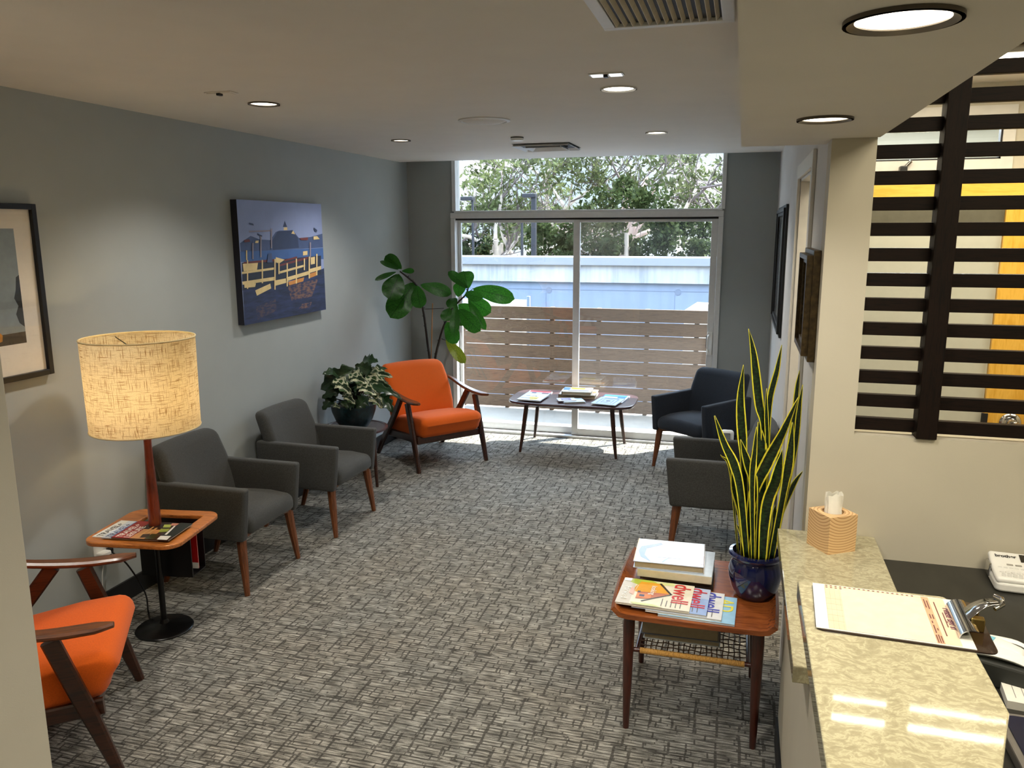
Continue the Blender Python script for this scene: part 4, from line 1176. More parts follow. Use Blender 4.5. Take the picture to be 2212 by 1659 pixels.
# ------------------------------------------------------------------ reception counter and desk
T1, T2, DZ = .825, 1.08, .75
tag(MB().prism([(.166, 1.884), (.48, 1.884), (.48, YF - .001), (.166, YF - .001)], T1 - .045, T1, bev=.003).build('counter_top', M_quartz), 'lower mottled beige stone counter top under the tissue box', 'counter top')
up = [(.156, .85), (.30, .85), (.405, 1.205), (.457, 1.362)] + [(.457 - .012 + .012 * math.cos(a), 1.80 - .012 + .012 * math.sin(a)) for a in (0, .5, 1.0, PI / 2)] + [(.156, 1.80)]
tag(MB().prism(up, T2 - .042, T2, bev=.003).build('counter_top', M_quartz), 'raised mottled beige stone counter top under the clipboard', 'counter top')
t = thing('reception_desk_front', 'beige panelled front of the reception counter with black base', 'counter', (.2, 1.8, 0))
MB().box(.008, .22, -.9, 1.02, .10, T1 - .046, bev=.002).build('front_panel', M_warm, t)
MB().box(.012, .20, -.9, -.002, T1 - .046, T2 - .043, bev=.002).build('raised_panel', M_warm, t)
MB().box(.0, .22, -.9, 1.02, 0, .10).build('toe_base', M_basebd, t)
t = thing('office_desk', 'dark charcoal desk surface behind the reception counter', 'desk', (1.3, 1.6, 0))
MB().box(-.86, .9, -1.1, YF - 1.601, DZ - .035, DZ, bev=.003).build('desk_top', M_desk, t)
for x in (-.84, .86):
    MB().box(x, x + .03, -1.05, 1.18, 0, DZ - .036).build('side_panel', M_desk, t)

t = thing('tissue_box', 'pine wood cube tissue box cover with tissue on lower counter', 'tissue box', (.327, 2.688, T1), math.radians(33))
m, nt, b, tc = base_mat('ringed_pine')
q = nd(nt, 'Mapping', {'Vector': tc, 'Location': (.0, .0, -.168), 'Scale': (1, 1, 1)}).outputs[0]
wv = nd(nt, 'TexWave', {'Vector': q, 'Scale': 38., 'Distortion': .9, 'Detail': 1.5, 'Detail Scale': .6}, wave_type='RINGS', rings_direction='SPHERICAL', wave_profile='SAW').outputs[0]
nt.links.new(ramp(nt, wv, [(.0, (228, 196, 148)), (.62, (222, 184, 134)), (.88, (170, 120, 74)), (1., (216, 176, 126))]), b.inputs['Base Color'])
b.inputs['Roughness'].default_value = .5
b = bmesh.new()
sq = [b.verts.new(q) for q in ((-.053, -.053, .125), (.053, -.053, .125), (.053, .053, .125), (-.053, .053, .125))]
ci = [b.verts.new((.034 * math.cos(2 * PI * k / 32), .034 * math.sin(2 * PI * k / 32), .125)) for k in range(32)]
es = [b.edges.new((sq[k], sq[(k + 1) % 4])) for k in range(4)] + [b.edges.new((ci[k], ci[(k + 1) % 32])) for k in range(32)]
bmesh.ops.triangle_fill(b, edges=es, use_beauty=True)
lo = [b.verts.new((v.co.x, v.co.y, 0)) for v in sq]
li = [b.verts.new((v.co.x, v.co.y, .08)) for v in ci]
for k in range(4):
    b.faces.new((sq[k], sq[(k + 1) % 4], lo[(k + 1) % 4], lo[k]))
b.faces.new(lo)
for k in range(32):
    b.faces.new((ci[k], ci[(k + 1) % 32], li[(k + 1) % 32], li[k]))
b.faces.new(li)
bmesh.ops.recalc_face_normals(b, faces=b.faces[:])
MB().add(b).build('wooden_cover', m, t)
rows = []
rr = random.Random(8)
for j in range(11):
    u = j / 10
    row = []
    for k in range(29):
        a = 2 * PI * k / 28
        r = (.028 + .002 * u) * (1 + .10 * math.sin(5 * a + 2 * u) * (.4 + .6 * u) + .07 * math.sin(11 * a - 3 * u))
        row.append((r * math.cos(a) * 1.05, r * math.sin(a) * (.8 - .5 * u), .10 + .084 * u + (.006 * math.sin(a - .5) + .004 * math.sin(3 * a) + .003 * math.sin(7 * a)) * u))
    rows.append(row)
MB().grid(rows, thick=.0008).build('tissue', mat('tissue_paper', (236, 234, 224), .8, 0, .03, 60), t, sharp=60)

# clipboard with the sign-in sheet, lying on the upper counter and sticking out over the desk
t = thing('clipboard', 'clipboard with printed sign-in sheet lying on the raised counter', 'clipboard', (.335, 1.674, T2), math.radians(-2.5))
bd = rrect(-.155, .165, -.112, .110, .018, 5)
MB().prism(bd, 0, .0035, bev=.001).build('board', mat('dark_clipboard', (40, 26, 18), .2, coat=.5), t)
MB().box(-.154, .128, -.108, .106, .0037, .0049).build('sheet', M_paper, t)
pr = MB()
z = .0052
pk, tn, inkc, gr = (214, 188, 160), (190, 152, 118), (104, 58, 54), (192, 193, 174)
mats = [cmat(pk, .7), cmat(tn, .7), cmat(inkc, .7), cmat(gr, .7), cmat((176, 160, 140), .7)]
pr.box(-.130, .105, -.104, .103, z, z + .0001, 0)
pr.box(-.098, .062, -.104, .094, z + .0001, z + .0003, 3)
pr.box(.062, .076, -.104, .103, z + .0001, z + .0002, 1)
for k in range(4):
    pr.box(-.130 + .0095 * k, -.1295 + .0095 * k, -.104, .10, z + .0002, z + .0003, 4)
for k in range(19):
    pr.box(-.128 + .0095 * k, -.1235 + .0095 * k, .097, .101, z + .0004, z + .0005, 2)
for k in range(4):
    pr.box(-.128 + .0095 * k, -.1235 + .0095 * k, .088, .092, z + .0004, z + .0005, 2)
for k in range(5):
    pr.box(-.13, -.099, -.07 + .026 * k, -.0695 + .026 * k, z + .0002, z + .0003, 4)
for x, a, c in ((.065, .05, .09), (.070, .045, .085), (.066, .0, .02), (.071, .0, .02), (.066, -.02, -.01), (.066, -.062, -.028), (.071, -.05, -.04), (.064, -.102, -.07), (.068, -.102, -.068), (.072, -.10, -.072), (.083, -.07, .082), (.092, -.03, .035)):
    pr.box(x, x + .0022, a, c, z + .0004, z + .0005, 2)
pr.build('printed_form', mats, t)
text('heading', 'Please sign in', .018, cmat((110, 70, 80), .7), t, (.097, .058, .0058), (0, 0, -PI / 2), bold=.0003)
cl = MB()
arc = []
for k in range(9):
    a = PI * (1.0 - .62 * k / 8)
    arc.append((.128 + .024 * math.cos(a), .005 + .020 * math.sin(a)))
cl.grid([[(x, y, z_) for x, z_ in arc] for y in (-.072, -.0715, .0675, .068)], thick=.0016)
clip = cl.build('clip_bar', M_chrome, t)
q = MB().bar(smooth_path([(.128, .0, .024), (.142, .0, .040), (.160, .0, .054), (.180, .002, .058)], 10), [.05, .05, .05, .048, .044, .04, .036, .034, .03, .028, .026], .0016, (0, 1, 0))
q.tube([(.170, -.026, .054), (.186, -.014, .060), (.190, .012, .061), (.182, .03, .058)], .0042, 8)
q.build('clip_lever', M_chrome, clip)
M_brs = mat('brass_spring', (170, 146, 84), .25, .9)
MB().box(.132, .156, -.03, -.012, .004, .03, bev=.002).build('clip_bracket', M_brs, clip)
MB().box(.132, .156, .022, .04, .004, .022, bev=.002).build('clip_bracket', M_brs, clip)

# label printer
t = thing('label_printer', 'white keyboard label printer at the back of the dark desk', 'label printer', (.806, 2.66, DZ), math.radians(-4))
MB().prism(rrect(0, .22, -.02, .145, .02, 5), .002, .03, bev=.006).build('base_shell', M_white, t)
def tp(c):
    x, y, z = c
    return (x + .11, y + .0625, z + .036 + max(0, y + .02) * .30)
MB().cushion(.216, .158, .022, .010, tp).build('top_shell', M_white, t)
ky = MB()
for r in range(5):
    y = -.004 + .0145 * r
    for c in range(12):
        x = .018 + .0155 * c + .003 * (r % 2)
        zz = .047 + max(0, (y - .0625) + .02) * .30
        ky.box(x, x + .012, y, y + .009, zz, zz + .0025, bev=.0008, seg=1)
ky.build('keyboard', M_wmetal, t)
dk = MB()
for k in range(4):
    dk.box(.045 + .024 * k, .063 + .024 * k, .070, .078, .0555, .0585, bev=.0008, seg=1)
dk.build('function_keys', mat('grey_keys', (150, 146, 138), .5), t)
zt = lambda y: .0478 + max(0, y - .0425) * .30
MB().grid([[(x, y, zt(y)) for x in (.088, .20)] for y in (.092, .128)], thick=.0008).build('display', mat('dark_display', (34, 30, 24), .15), t)
text('brand_mark', 'brother', .019, cmat((40, 38, 40), .5), t, (.018, .108, zt(.108) + .0006), (.29, 0, 0), bold=.0005)
MB().box(-.004, .004, .07, .12, .012, .055, bev=.003).build('tape_exit', M_chrome, t)

# tape dispenser: white curved body on a dark weighted base
t = thing('tape_dispenser', 'white topped dark based desk tape dispenser beneath the clipboard end', 'tape dispenser', (.665, 2.085, DZ), math.radians(-22))
MB().prism([(-.085, -.045), (.062, -.045), (.062, .03), (-.085, .03)], 0, .062, bev=.006).build('weighted_base', mat('dark_grey_base', (38, 40, 36), .6), t)
q = MB().bar(smooth_path([(-.10, -.008, .066), (-.03, -.008, .076), (.03, -.008, .074), (.075, -.008, .060)], 12), [.06, .06, .06, .058, .055, .052, .05, .048, .045, .042, .038, .032, .022], .016, (0, 1, 0), bev=.45)
q.build('white_top', M_white, t)
t = thing('correction_tape', 'white rounded desk gadget with light blue patch behind the tape dispenser', 'gadget', (.700, 2.215, DZ), math.radians(-30))
def ov(c):
    x, y, z = c
    return (x, y * (1 - .25 * x / .06), z + .022 - .12 * max(0, x) ** 1.0)
MB().cushion(.13, .062, .042, .020, ov).build('shell', M_white, t)
MB().box(-.03, -.012, -.024, .01, .0425, .0445, bev=.001).build('blue_patch', mat('light_blue_plastic', (120, 190, 214), .4), t)
MB().bar(smooth_path([(-.03, .03, .03), (.03, .042, .032), (.075, .035, .022)], 8), [.02, .02, .019, .018, .016, .014, .012, .01, .008], .012, (0, 1, 0), bev=.45).build('side_grip', M_white, t)

t = thing('paper_stack', 'stack of printed white papers on the dark desk beside the counter edge', 'paper stack', (.715, 2.01, DZ), math.radians(-6))
for k in range(1):
    MB().box(-.06, .14, -.06, .045, 0, .020).build('sheets', M_paper, t)
q = MB()
for k in range(9):
    q.box(-.04 + .019 * k, -.0385 + .019 * k, -.04 + .006 * (k % 3), .035 - .012 * (k % 2), .0202, .0204)
q.build('printed_lines', cmat((120, 120, 118), .7), t)
t = thing('storage_tray', 'navy blue panel with grey rounded rim at the lower right beside the counter', 'tray', (.655, 1.655, DZ))
MB().prism(rrect(-.055, .25, -.35, .235, .03, 6), 0, .028, bev=.004).build('rim', mat('grey_rim', (110, 106, 100), .4), t)
MB().prism(rrect(-.04, .235, -.335, .22, .022, 6), .028, .031, bev=.001).build('navy_face', mat('navy_face', (10, 16, 44), .35), t)
tag(MB().box(.463, .498, 1.45, 2.02, DZ, DZ + .03, bev=.004).build('gap_shade_strip', M_black), 'black strip for the shaded gap along the raised counter edge', 'gap_shade')  # shade of the gap beside the counter, put in as a black strip

# ------------------------------------------------------------------ ceiling fixtures
M_glow = emis('lamp_lens_glow', (255, 244, 222), GLOW)
def downlight(label, x, y, z, r, lit=True, group='recessed ceiling downlights', trimm=None):
    t = thing('recessed_downlight', label, 'downlight', (x, y, z), 0, group)
    MB().lathe([(r, -.006), (r, 0.0), (r * .80, .0), (r * .80, -.002), (r * .93, -.007)], 40, cap=False).build('trim_ring', trimm or M_wmetal, t)
    MB().lathe([(r * .80, .0), (.001, -.001), (.001, .001)], 40, cap=False).build('lens', M_glow, t)
    return t
GD = 'recessed ceiling downlights'
M_tring = mat('bronze_trim_ring', (92, 84, 72), .35, .4)
DL = [(-2.193, 3.479, .073, 'small lit ceiling downlight nearest the faint ceiling sensor on the left'), (-2.22, 5.135, .066, 'small lit ceiling downlight left of the round speaker near the back'), (-.536, 3.55, .078, 'lit ceiling downlight beside the twin square sensor plate'), (-.545, 5.2, .068, 'lit ceiling downlight at right near the glass door')]
for i, (x, y, r, l) in enumerate(DL):
    downlight(l, x, y, H, r, trimm=(M_tring if i < 2 else M_wmetal))
downlight('large lit downlight in the lowered soffit nearest the camera', .193, 1.257, 2.1365, .076, trimm=M_tring)
downlight('lit downlight at the far end of the lowered soffit', .189, 2.304, 2.1365, .070, trimm=M_tring)

t = thing('ceiling_return_grille', 'large white framed return air grille with slanted louvres in ceiling', 'vent', (-.235, 2.235, H))
MB().box(-.185, .185, -.255, -.225, -.012, 0, bev=.003).box(-.185, .185, .225, .255, -.012, 0, bev=.003).box(-.185, -.150, -.225, .225, -.012, 0, bev=.003).box(.150, .185, -.225, .225, -.012, 0, bev=.003).build('frame', M_wmetal, t)
q = MB()
for k in range(13):
    x = -.14 + .0233 * k
    q.bar([(x, -.225, -.004), (x, .225, -.004)], .0022, .019, (1, 0, -.75), bev=.2)
q.build('louvres', mat('tan_louvre', (206, 196, 172), .5), t)
MB().box(-.15, .15, -.225, .225, -.0008, -.0002).build('dark_opening', M_gasket, t)

t = thing('ceiling_diffuser', 'square supply air diffuser with angled blades in ceiling near the window', 'vent', (-1.38, 5.80, H))
q = MB()
for k, s in enumerate((.195, .125)):
    d = .006 + .006 * k
    for sx, sy in ((1, 0), (-1, 0), (0, 1), (0, -1)):
        if sx:
            q.bar([(sx * s, -s, -d), (sx * s, s, -d)], .036, .003, (sx, 0, -.9), bev=.2)
        else:
            q.bar([(-s, sy * s, -d), (s, sy * s, -d)], .036, .003, (0, sy, -.9), bev=.2)
q.build('blades', M_wmetal, t)
MB().box(-.205, .205, -.205, .205, -.0015, 0).build('dark_plenum', M_gasket, t)
t = thing('ceiling_speaker', 'large round flush ceiling speaker with grey grille', 'speaker', (-1.387, 4.35, H))
MB().lathe([(.142, 0), (.142, -.005), (.125, -.009), (.120, -.006)], 48, cap=False).build('rim', M_wmetal, t)
MB().lathe([(.121, -.004), (.10, -.012), (.05, -.017), (.001, -.018)], 48, cap=False).build('grille', mat('grey_speaker_mesh', (215, 213, 208), .7, 0, .1, 300), t)
t = thing('smoke_detector', 'small round white smoke detector beside the ceiling diffuser', 'smoke detector', (-1.432, 5.184, H))
MB().lathe([(.042, 0), (.042, -.016), (.036, -.024), (.001, -.026)], 32, cap=False).build('housing', M_white, t)
MB().lathe([(.0425, -.002), (.0425, -.008)], 32, cap=False).build('dark_vent_ring', M_gasket, t)
for (x, y, l) in ((-.533, 3.217, 'white twin square sensor plate with dark centre in ceiling'), (-2.192, 3.152, 'faint ceiling coloured sensor plate at left of ceiling')):
    t = thing('ceiling_sensor', l, 'sensor', (x, y, H), 0)
    fm = M_white if x > -1 else M_ceil
    MB().box(-.066, .066, -.03, .03, -.005, 0, bev=.002).build('plate', fm, t)
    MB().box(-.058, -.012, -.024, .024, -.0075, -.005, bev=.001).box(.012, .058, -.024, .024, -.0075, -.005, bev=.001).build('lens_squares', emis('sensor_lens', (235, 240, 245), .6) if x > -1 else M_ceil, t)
    MB().box(-.009, .009, -.026, .0, -.016, -.005, bev=.003).build('eye', M_black, t)

# ------------------------------------------------------------------ pictures
CM = {'sky': (146, 160, 202), 'hill': (66, 84, 126), 'roof': (40, 56, 92), 'water': (60, 98, 158), 'dark': (30, 40, 62), 'deep': (36, 48, 84), 'gleam': (124, 92, 78), 'gleam2': (84, 70, 78), 'red': (112, 48, 48), 'cream': (232, 206, 146), 'amber': (206, 138, 66), 'pole': (150, 140, 150)}
keys = list(CM)
y0, y1, z0, z1, xf = 4.25, 5.26, 1.286, 2.037, XL + .045
t = thing('canvas_picture', 'unframed canvas photo of a white pier and blue harbour on left wall', 'picture', (XL, (y0 + y1) / 2, (z0 + z1) / 2))
MB().box(0, .0445, y0 - (y0 + y1) / 2, y1 - (y0 + y1) / 2, z0 - (z0 + z1) / 2, z1 - (z0 + z1) / 2, bev=.002).build('canvas_body', mat('dark_canvas_edge', (24, 26, 40), .7), t)
q = MB()
W_, H_ = y1 - y0, z1 - z0
P3 = lambda u, v, d: (.0449 + d, -W_ / 2 + u * W_, -H_ / 2 + v * H_)
q.poly([P3(0, 0, 0), P3(1, 0, 0), P3(1, 1, 0), P3(0, 1, 0)], 0)
for i, s in enumerate(CANVAS):
    c = keys.index(s[0])
    q.poly([P3(min(1, max(0, u)), min(1, max(0, v)), .00008 * (i + 1)) for u, v in s[1:]], c)
def pm(k):
    c = CM[k]
    if k in ('gleam', 'gleam2'):
        m, nt, b, tc = base_mat('print_' + k)
        n = nd(nt, 'TexNoise', {'Vector': nd(nt, 'Mapping', {'Vector': tc, 'Scale': (1, 12, 40)}).outputs[0], 'Scale': 2., 'Detail': 3.}).outputs[0]
        nt.links.new(ramp(nt, n, [(.4, lin(CM['deep'])), (.62, lin(c))]), b.inputs['Base Color'])
        b.inputs['Roughness'].default_value = .6
        return m
    return mat('print_' + k, c, .6, 0, .45 if k == 'deep' else .1 if k != 'sky' else .03, 12, stretch=(1, .7, 4) if k == 'deep' else (1, 1, 1))
q.build('printed_image', [pm(k) for k in keys], t)

t = thing('framed_picture', 'black framed photo with wide white mat on left wall above lounge chair', 'picture', (XL, 2.31, 1.603))
hw, hh = .518, .368
MB().box(.001, .03, -hw, -hw + .024, -hh, hh, bev=.002).box(.001, .03, hw - .024, hw, -hh, hh, bev=.002).box(.001, .03, -hw + .024, hw - .024, -hh, -hh + .024, bev=.002).box(.001, .03, -hw + .024, hw - .024, hh - .024, hh, bev=.002).build('frame', M_black, t)
MB().box(.004, .012, -hw + .02, hw - .02, -hh + .02, hh - .02).build('mat_board', M_mat, t)
q = MB()
a, c, b0, b1 = -.40, .408, -.215, .265
def ph(i, pts):
    q.poly([(.0122 + .0001 * i, a + (c - a) * u, b0 + (b1 - b0) * v) for u, v in pts], i)
ph(0, rect(0, 1, 0, 1))
ph(1, [(0, 0), (1, 0), (1, .10), (.6, .09), (0, .12)])
ph(2, [(.98, .58), (1, .6), (1, .14), (.97, .18), (.955, .26), (.975, .33), (.955, .4), (.97, .47)])
ph(3, [(.78, 1), (.86, .96), (.865, .78), (.78, .74)])
ph(4, [(.74, .5), (.85, .55), (.86, .3), (.76, .28)])
ph(5, [(.8, .02), (.855, .04), (.86, .09), (.84, .13), (.82, .11)])
ph(6, rect(.0, .7, .1, .5))
q.build('printed_photo', [mat('photo_sky', (138, 150, 154), .5), mat('photo_ground', (44, 34, 26), .5, 0, .5, 14), mat('photo_tree', (30, 32, 28), .5, 0, .5, 30), mat('photo_tan', (100, 84, 64), .5), mat('photo_red', (126, 22, 20), .5), mat('photo_amber', (196, 130, 40), .5, 0, .4, 30), mat('photo_mid', (110, 96, 84), .5)], t)
MB().box(.018, .0195, -hw + .024, hw - .024, -hh + .024, hh - .024).build('glass', M_pglass, t)

def wall_frame(label, y0, y1, z0, z1, dep, w, mf, inner):
    t = thing('framed_picture', label, 'picture', (XR, (y0 + y1) / 2, (z0 + z1) / 2))
    a, b = (y1 - y0) / 2, (z1 - z0) / 2
    q = MB()
    for k, (d, e) in enumerate(((dep * .55, 0), (dep, w * .35), (dep * .7, w * .7))):
        e2 = e + w * .36
        q.box(-d, -.001, -a + e, -a + e2, -b + e, b - e, bev=.002).box(-d, -.001, a - e2, a - e, -b + e, b - e, bev=.002).box(-d, -.001, -a + e2, a - e2, -b + e, -b + e2, bev=.002).box(-d, -.001, -a + e2, a - e2, b - e2, b - e, bev=.002)
    q.build('frame', mf, t)
    MB().box(-.008, -.002, -a + w, a - w, -b + w, b - w).build('print', inner, t)
    MB().box(-.012, -.0105, -a + w, a - w, -b + w, b - w).build('glass', M_pglass, t)
wall_frame('black framed picture on right wall nearest the glass door', 5.18, 6.30, 1.19, 2.0, .03, .06, M_black, mat('grey_print', (150, 156, 158), .5))
wall_frame('bronze framed picture at the near end of right wall', 2.90, 3.31, 1.405, 1.785, .045, .05, mat('antique_gold', (72, 58, 34), .4, .5, .5, 60), mat('grey_print_b', (120, 124, 122), .5))
# ------------------------------------------------------------------ outside
struct('floor_balcony', MB().box(-8, 4, YB + .12, 8.15, -.2, -.012).box(W0 - .02, W1 + .02, YB - .0, YB + .12, -.1, .0), M_conc)
struct('sun_cut_eave', MB().box(-8, 4, YB + .12, SUN_CUT_Y, 2.76, 2.9), M_trim)  # unseen eave slab added to cut off the sun patch indoors
t = thing('balcony_fence', 'weathered brown horizontal board fence on the balcony outside', 'fence', (-2, 8.0, 0))
q = MB()
for k in range(8):
    z = .005 + .134 * k
    q.box(-4, 4, 0, .022, z, z + .126, bev=.002)
q.build('board_panel', M_fence, t)
for k in range(-7, 9):
    MB().box(.13 + .485 * k, .175 + .485 * k, .022, .07, -.15, 1.07, bev=.002).build('post', M_fence, t)

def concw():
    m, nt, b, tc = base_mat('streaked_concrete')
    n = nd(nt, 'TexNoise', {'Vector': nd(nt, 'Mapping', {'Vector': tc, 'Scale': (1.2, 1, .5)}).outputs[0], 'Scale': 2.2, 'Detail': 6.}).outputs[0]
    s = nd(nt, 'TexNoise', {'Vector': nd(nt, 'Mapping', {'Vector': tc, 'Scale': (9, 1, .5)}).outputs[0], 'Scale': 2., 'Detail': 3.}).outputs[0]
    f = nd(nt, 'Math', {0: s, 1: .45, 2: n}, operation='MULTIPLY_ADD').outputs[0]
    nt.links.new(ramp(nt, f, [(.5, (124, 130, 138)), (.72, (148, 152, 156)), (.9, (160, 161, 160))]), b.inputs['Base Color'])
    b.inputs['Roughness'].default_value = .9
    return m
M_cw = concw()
t = thing('concrete_parapet', 'long pale stained concrete parapet wall beyond the balcony fence', 'wall', (-2.5, 13, 0))
MB().box(-14, 10, -.12, .5, 1.275, 1.405, bev=.01).build('coping', mat('grey_coping', (118, 124, 132), .8, 0, .05, 3), t)
MB().box(-14, 10, -.06, .4, 1.0, 1.275).build('upper_band', M_cw, t)  # brighter light on the upper band put into paler concrete
q = MB().box(-14, 10, 0, .4, -3, 1.0)
q.build('lower_wall', mat('shade_blue_concrete', (108, 122, 143), .9, 0, .08, 2.5, stretch=(3, 1, .4)), t)  # bluish shade of the lower wall put into its colour
q = MB()
q.box(-14, 10, -.004, 0, .868, .876)
for x in (-.55, 1.55, -2.65):
    q.tube([(x, -.006, .86), (x, .02, .86)], .05, 20)
    q.box(x - .05, x - .046, -.005, 0, -1, .82)
q.build('formwork_lines', mat('grey_joint', (92, 104, 124), .9), t)
t = thing('roof_vent', 'white sloped rooftop box beyond the fence at right', 'roof vent', (-.45, 9.5, .3))
MB().prism([(-.16, 0), (.11, 0), (.11, .71), (-.03, .71), (-.16, .62)], -.1, .1, bev=.006, mt=M.Rotation(PI / 2, 4, 'X')).build('box', M_white, t)
t = thing('roof_ledge', 'white rooftop ledge with short post beyond the fence at left', 'roof ledge', (-2.8, 9.5, .3))
MB().box(-.9, .24, 0, .3, 0, .68, bev=.006).build('ledge', M_white, t)
MB().box(.29, .33, 0, .04, 0, .75, bev=.004).build('post', mat('grey_blue_post', (120, 140, 160), .5), t)
struct('floor_ground', MB().box(-60, 60, 8.2, 90, -3.3, -3.0), mat('pale_asphalt', (120, 118, 112), .9, 0, .1, 2))

# trees
M_gum = mat('pale_gum_bark', (182, 170, 158), .8, 0, .16, 5, stretch=(1, 1, .3))
M_gump = mat('pink_gum_bark', (158, 136, 126), .8, 0, .16, 5, stretch=(1, 1, .3))
M_twig = mat('grey_twigs', (92, 82, 80), .8, 0, .2, 6)
def leafcloud(name, c, trans=.4):
    m = bpy.data.materials.new(name)
    m.use_nodes = True
    nt = m.node_tree
    nt.nodes.remove(nt.nodes['Principled BSDF'])
    tc = nd(nt, 'TexCoord').outputs['Object']
    n = nd(nt, 'TexNoise', {'Vector': tc, 'Scale': 3.5, 'Detail': 4.}).outputs[0]
    k = lin(c)
    col = ramp(nt, n, [(.34, tuple(x * .55 for x in k[:3]) + (1,)), (.5, k), (.68, tuple(min(1, x * 1.5 + .02) for x in k[:3]) + (1,))])
    d = nd(nt, 'BsdfDiffuse', {'Color': col}).outputs[0]
    t = nd(nt, 'BsdfTranslucent', {'Color': col}).outputs[0]
    nt.links.new(nd(nt, 'MixShader', {0: trans, 1: d, 2: t}).outputs[0], nt.nodes['Material Output'].inputs[0])
    return m
M_l1 = leafcloud('gum_leaves', (76, 84, 54))
M_l2 = leafcloud('dark_glossy_leaves', (44, 54, 30))
M_l3 = leafcloud('bright_leaves', (92, 124, 36))
M_l4 = leafcloud('olive_leaves', (62, 68, 46))

def cards(mb, pts, size, rr, long=1.0):
    b = bmesh.new()
    for p in pts:
        d = V((rr.gauss(0, 1), rr.gauss(0, 1), rr.gauss(0, 1) - (long - 1) * .8)).normalized()
        e = d.orthogonal().normalized()
        e = M.Rotation(rr.uniform(0, 6), 3, d) @ e
        s = size * rr.uniform(.6, 1.3)
        a, w = d * s * .5 * long, e * s * .3
        b.faces.new([b.verts.new(q) for q in (p - a, p + w, p + a, p - w)])
    mb.add(b)

def gum(label, x, y, z0, trunks, seed, lm, n_leaf, bark, leaf=.13, spread=1.0, depth=5, zmin=1.2):
    rr = random.Random(seed)
    t = thing('gum_tree', label, 'tree', (x, y, z0), 0, 'trees beyond the parapet')
    big, tw, tips = MB(), MB(), []
    def grow(p, d, L, r, lv):
        pts, q, dd = [p], p, d.copy()
        n = 4
        for i in range(n):
            dd = (dd + V((rr.gauss(0, .2), rr.gauss(0, .12), rr.gauss(.0, .12)))).normalized()
            q = q + dd * (L / n)
            pts.append(q)
        rad = [r * (1 - .40 * i / n) for i in range(n + 1)]
        (big if lv < 2 else tw).tube(pts, rad, 8 if lv < 2 else 5)
        if lv >= 2:
            tips.extend(pts[1:])
        if lv < depth:
            for k in range(rr.choice((2, 3, 3))):
                a = rr.uniform(.4, 1.0) * spread
                ax = M.Rotation(rr.uniform(0, 2 * PI), 3, dd) @ dd.orthogonal()
                nd_ = (M.Rotation(a, 3, ax) @ dd)
                nd_.y *= .6
                nd_ = (nd_ + V((0, 0, .05))).normalized()
                grow(pts[rr.choice((2, 3, 4))], nd_, L * rr.uniform(.6, .85), r * .52 * rr.uniform(.8, 1.1), lv + 1)
    for d, L, r in trunks:
        grow(V((0, 0, 0)), V(d).normalized(), L, r, 0)
    big.build('trunk', bark, t)
    tw.build('branches', M_twig, t)
    tips = [q for q in tips if q.z > zmin]
    clumps = [rr.choice(tips) + V((rr.gauss(0, .15), rr.gauss(0, .3), rr.gauss(.05, .15))) for k in range(60)]
    pts = []
    for k in range(n_leaf):
        c = rr.choice(clumps) if rr.random() < .8 else rr.choice(tips)
        pts.append(c + V((rr.gauss(0, .20), rr.gauss(0, .2), rr.gauss(-.08, .15))))
    lv = MB()
    cards(lv, pts, leaf, rr, 1.7)
    lv.build('foliage', lm, t)

def shrub(label, x, y, z, rx, rz_, seed, lm, n, leaf=.12, trunk=None, name='leafy_tree'):
    rr = random.Random(seed)
    t = thing(name, label, 'tree', (x, y, -3), 0, 'trees beyond the parapet')
    clumps = []
    for k in range(26):
        a, e = rr.uniform(0, 2 * PI), rr.uniform(-1, 1)
        s = (1 - e * e) ** .5
        f = rr.uniform(.55, .95)
        clumps.append((V((rx * f * s * math.cos(a), rx * .7 * f * s * math.sin(a), z + 3 + rz_ * f * e)), rr.uniform(.2, .38) * min(rx, rz_)))
    pts = []
    for k in range(n):
        c, r = rr.choice(clumps)
        d = V((rr.gauss(0, 1), rr.gauss(0, 1), rr.gauss(0, 1))).normalized()
        pts.append(c + d * r * rr.uniform(.6, 1.1))
    lv = MB()
    cards(lv, pts, leaf, rr)
    lv.build('foliage', lm, t)
    MB().tube([(0, 0, 0), (.05, 0, 1.2), (0, 0, max(1.3, z + 3 - rz_ * .3))], [.14, .11, .05], 8).build('trunk', trunk or M_gum, t)

gum('pale trunked gum tree with bare forking branches at the left of the window', -6.55, 22, -.6, [((-.22, 0, 1), 2.1, .19), ((.18, .1, 1), 2.0, .16), ((-.02, -.1, 1), 2.3, .14), ((-.7, .1, .7), 1.9, .08)], 4, M_l1, 1500, M_gum, depth=4, zmin=2.6)
gum('gum tree with pinkish trunk rising behind the round dark green tree', -3.55, 25, -.4, [((-.10, 0, 1), 2.8, .2), ((.35, .1, 1), 2.6, .15), ((-.45, 0, 1), 2.6, .13)], 9, M_l1, 3200, M_gump, depth=4)
gum('gum tree with spreading pale branches at the right edge of window', -1.25, 24, -.4, [((.30, 0, 1), 2.4, .15), ((-.12, 0, 1), 2.4, .13), ((.7, .1, .8), 2.4, .10)], 21, M_l4, 2600, M_gum, depth=4)
gum('slender gum tree between the lamp post and the round dark tree', -5.3, 26, -.4, [((.16, 0, 1), 2.9, .13), ((-.25, 0, 1), 2.9, .11)], 33, M_l1, 3000, M_gum, depth=4)
shrub('large round dark green tree in the centre right of window', -2.75, 20, 2.05, 1.45, 1.0, 2, M_l2, 5200, .12)
shrub('dark green bushy tree at the right above the parapet', -1.35, 20.5, 1.45, .95, .85, 3, M_l2, 3000, .12)
shrub('dark shrub just right of the lamp post above the parapet', -4.75, 20, 1.45, .75, .72, 6, M_l2, 2600, .11)
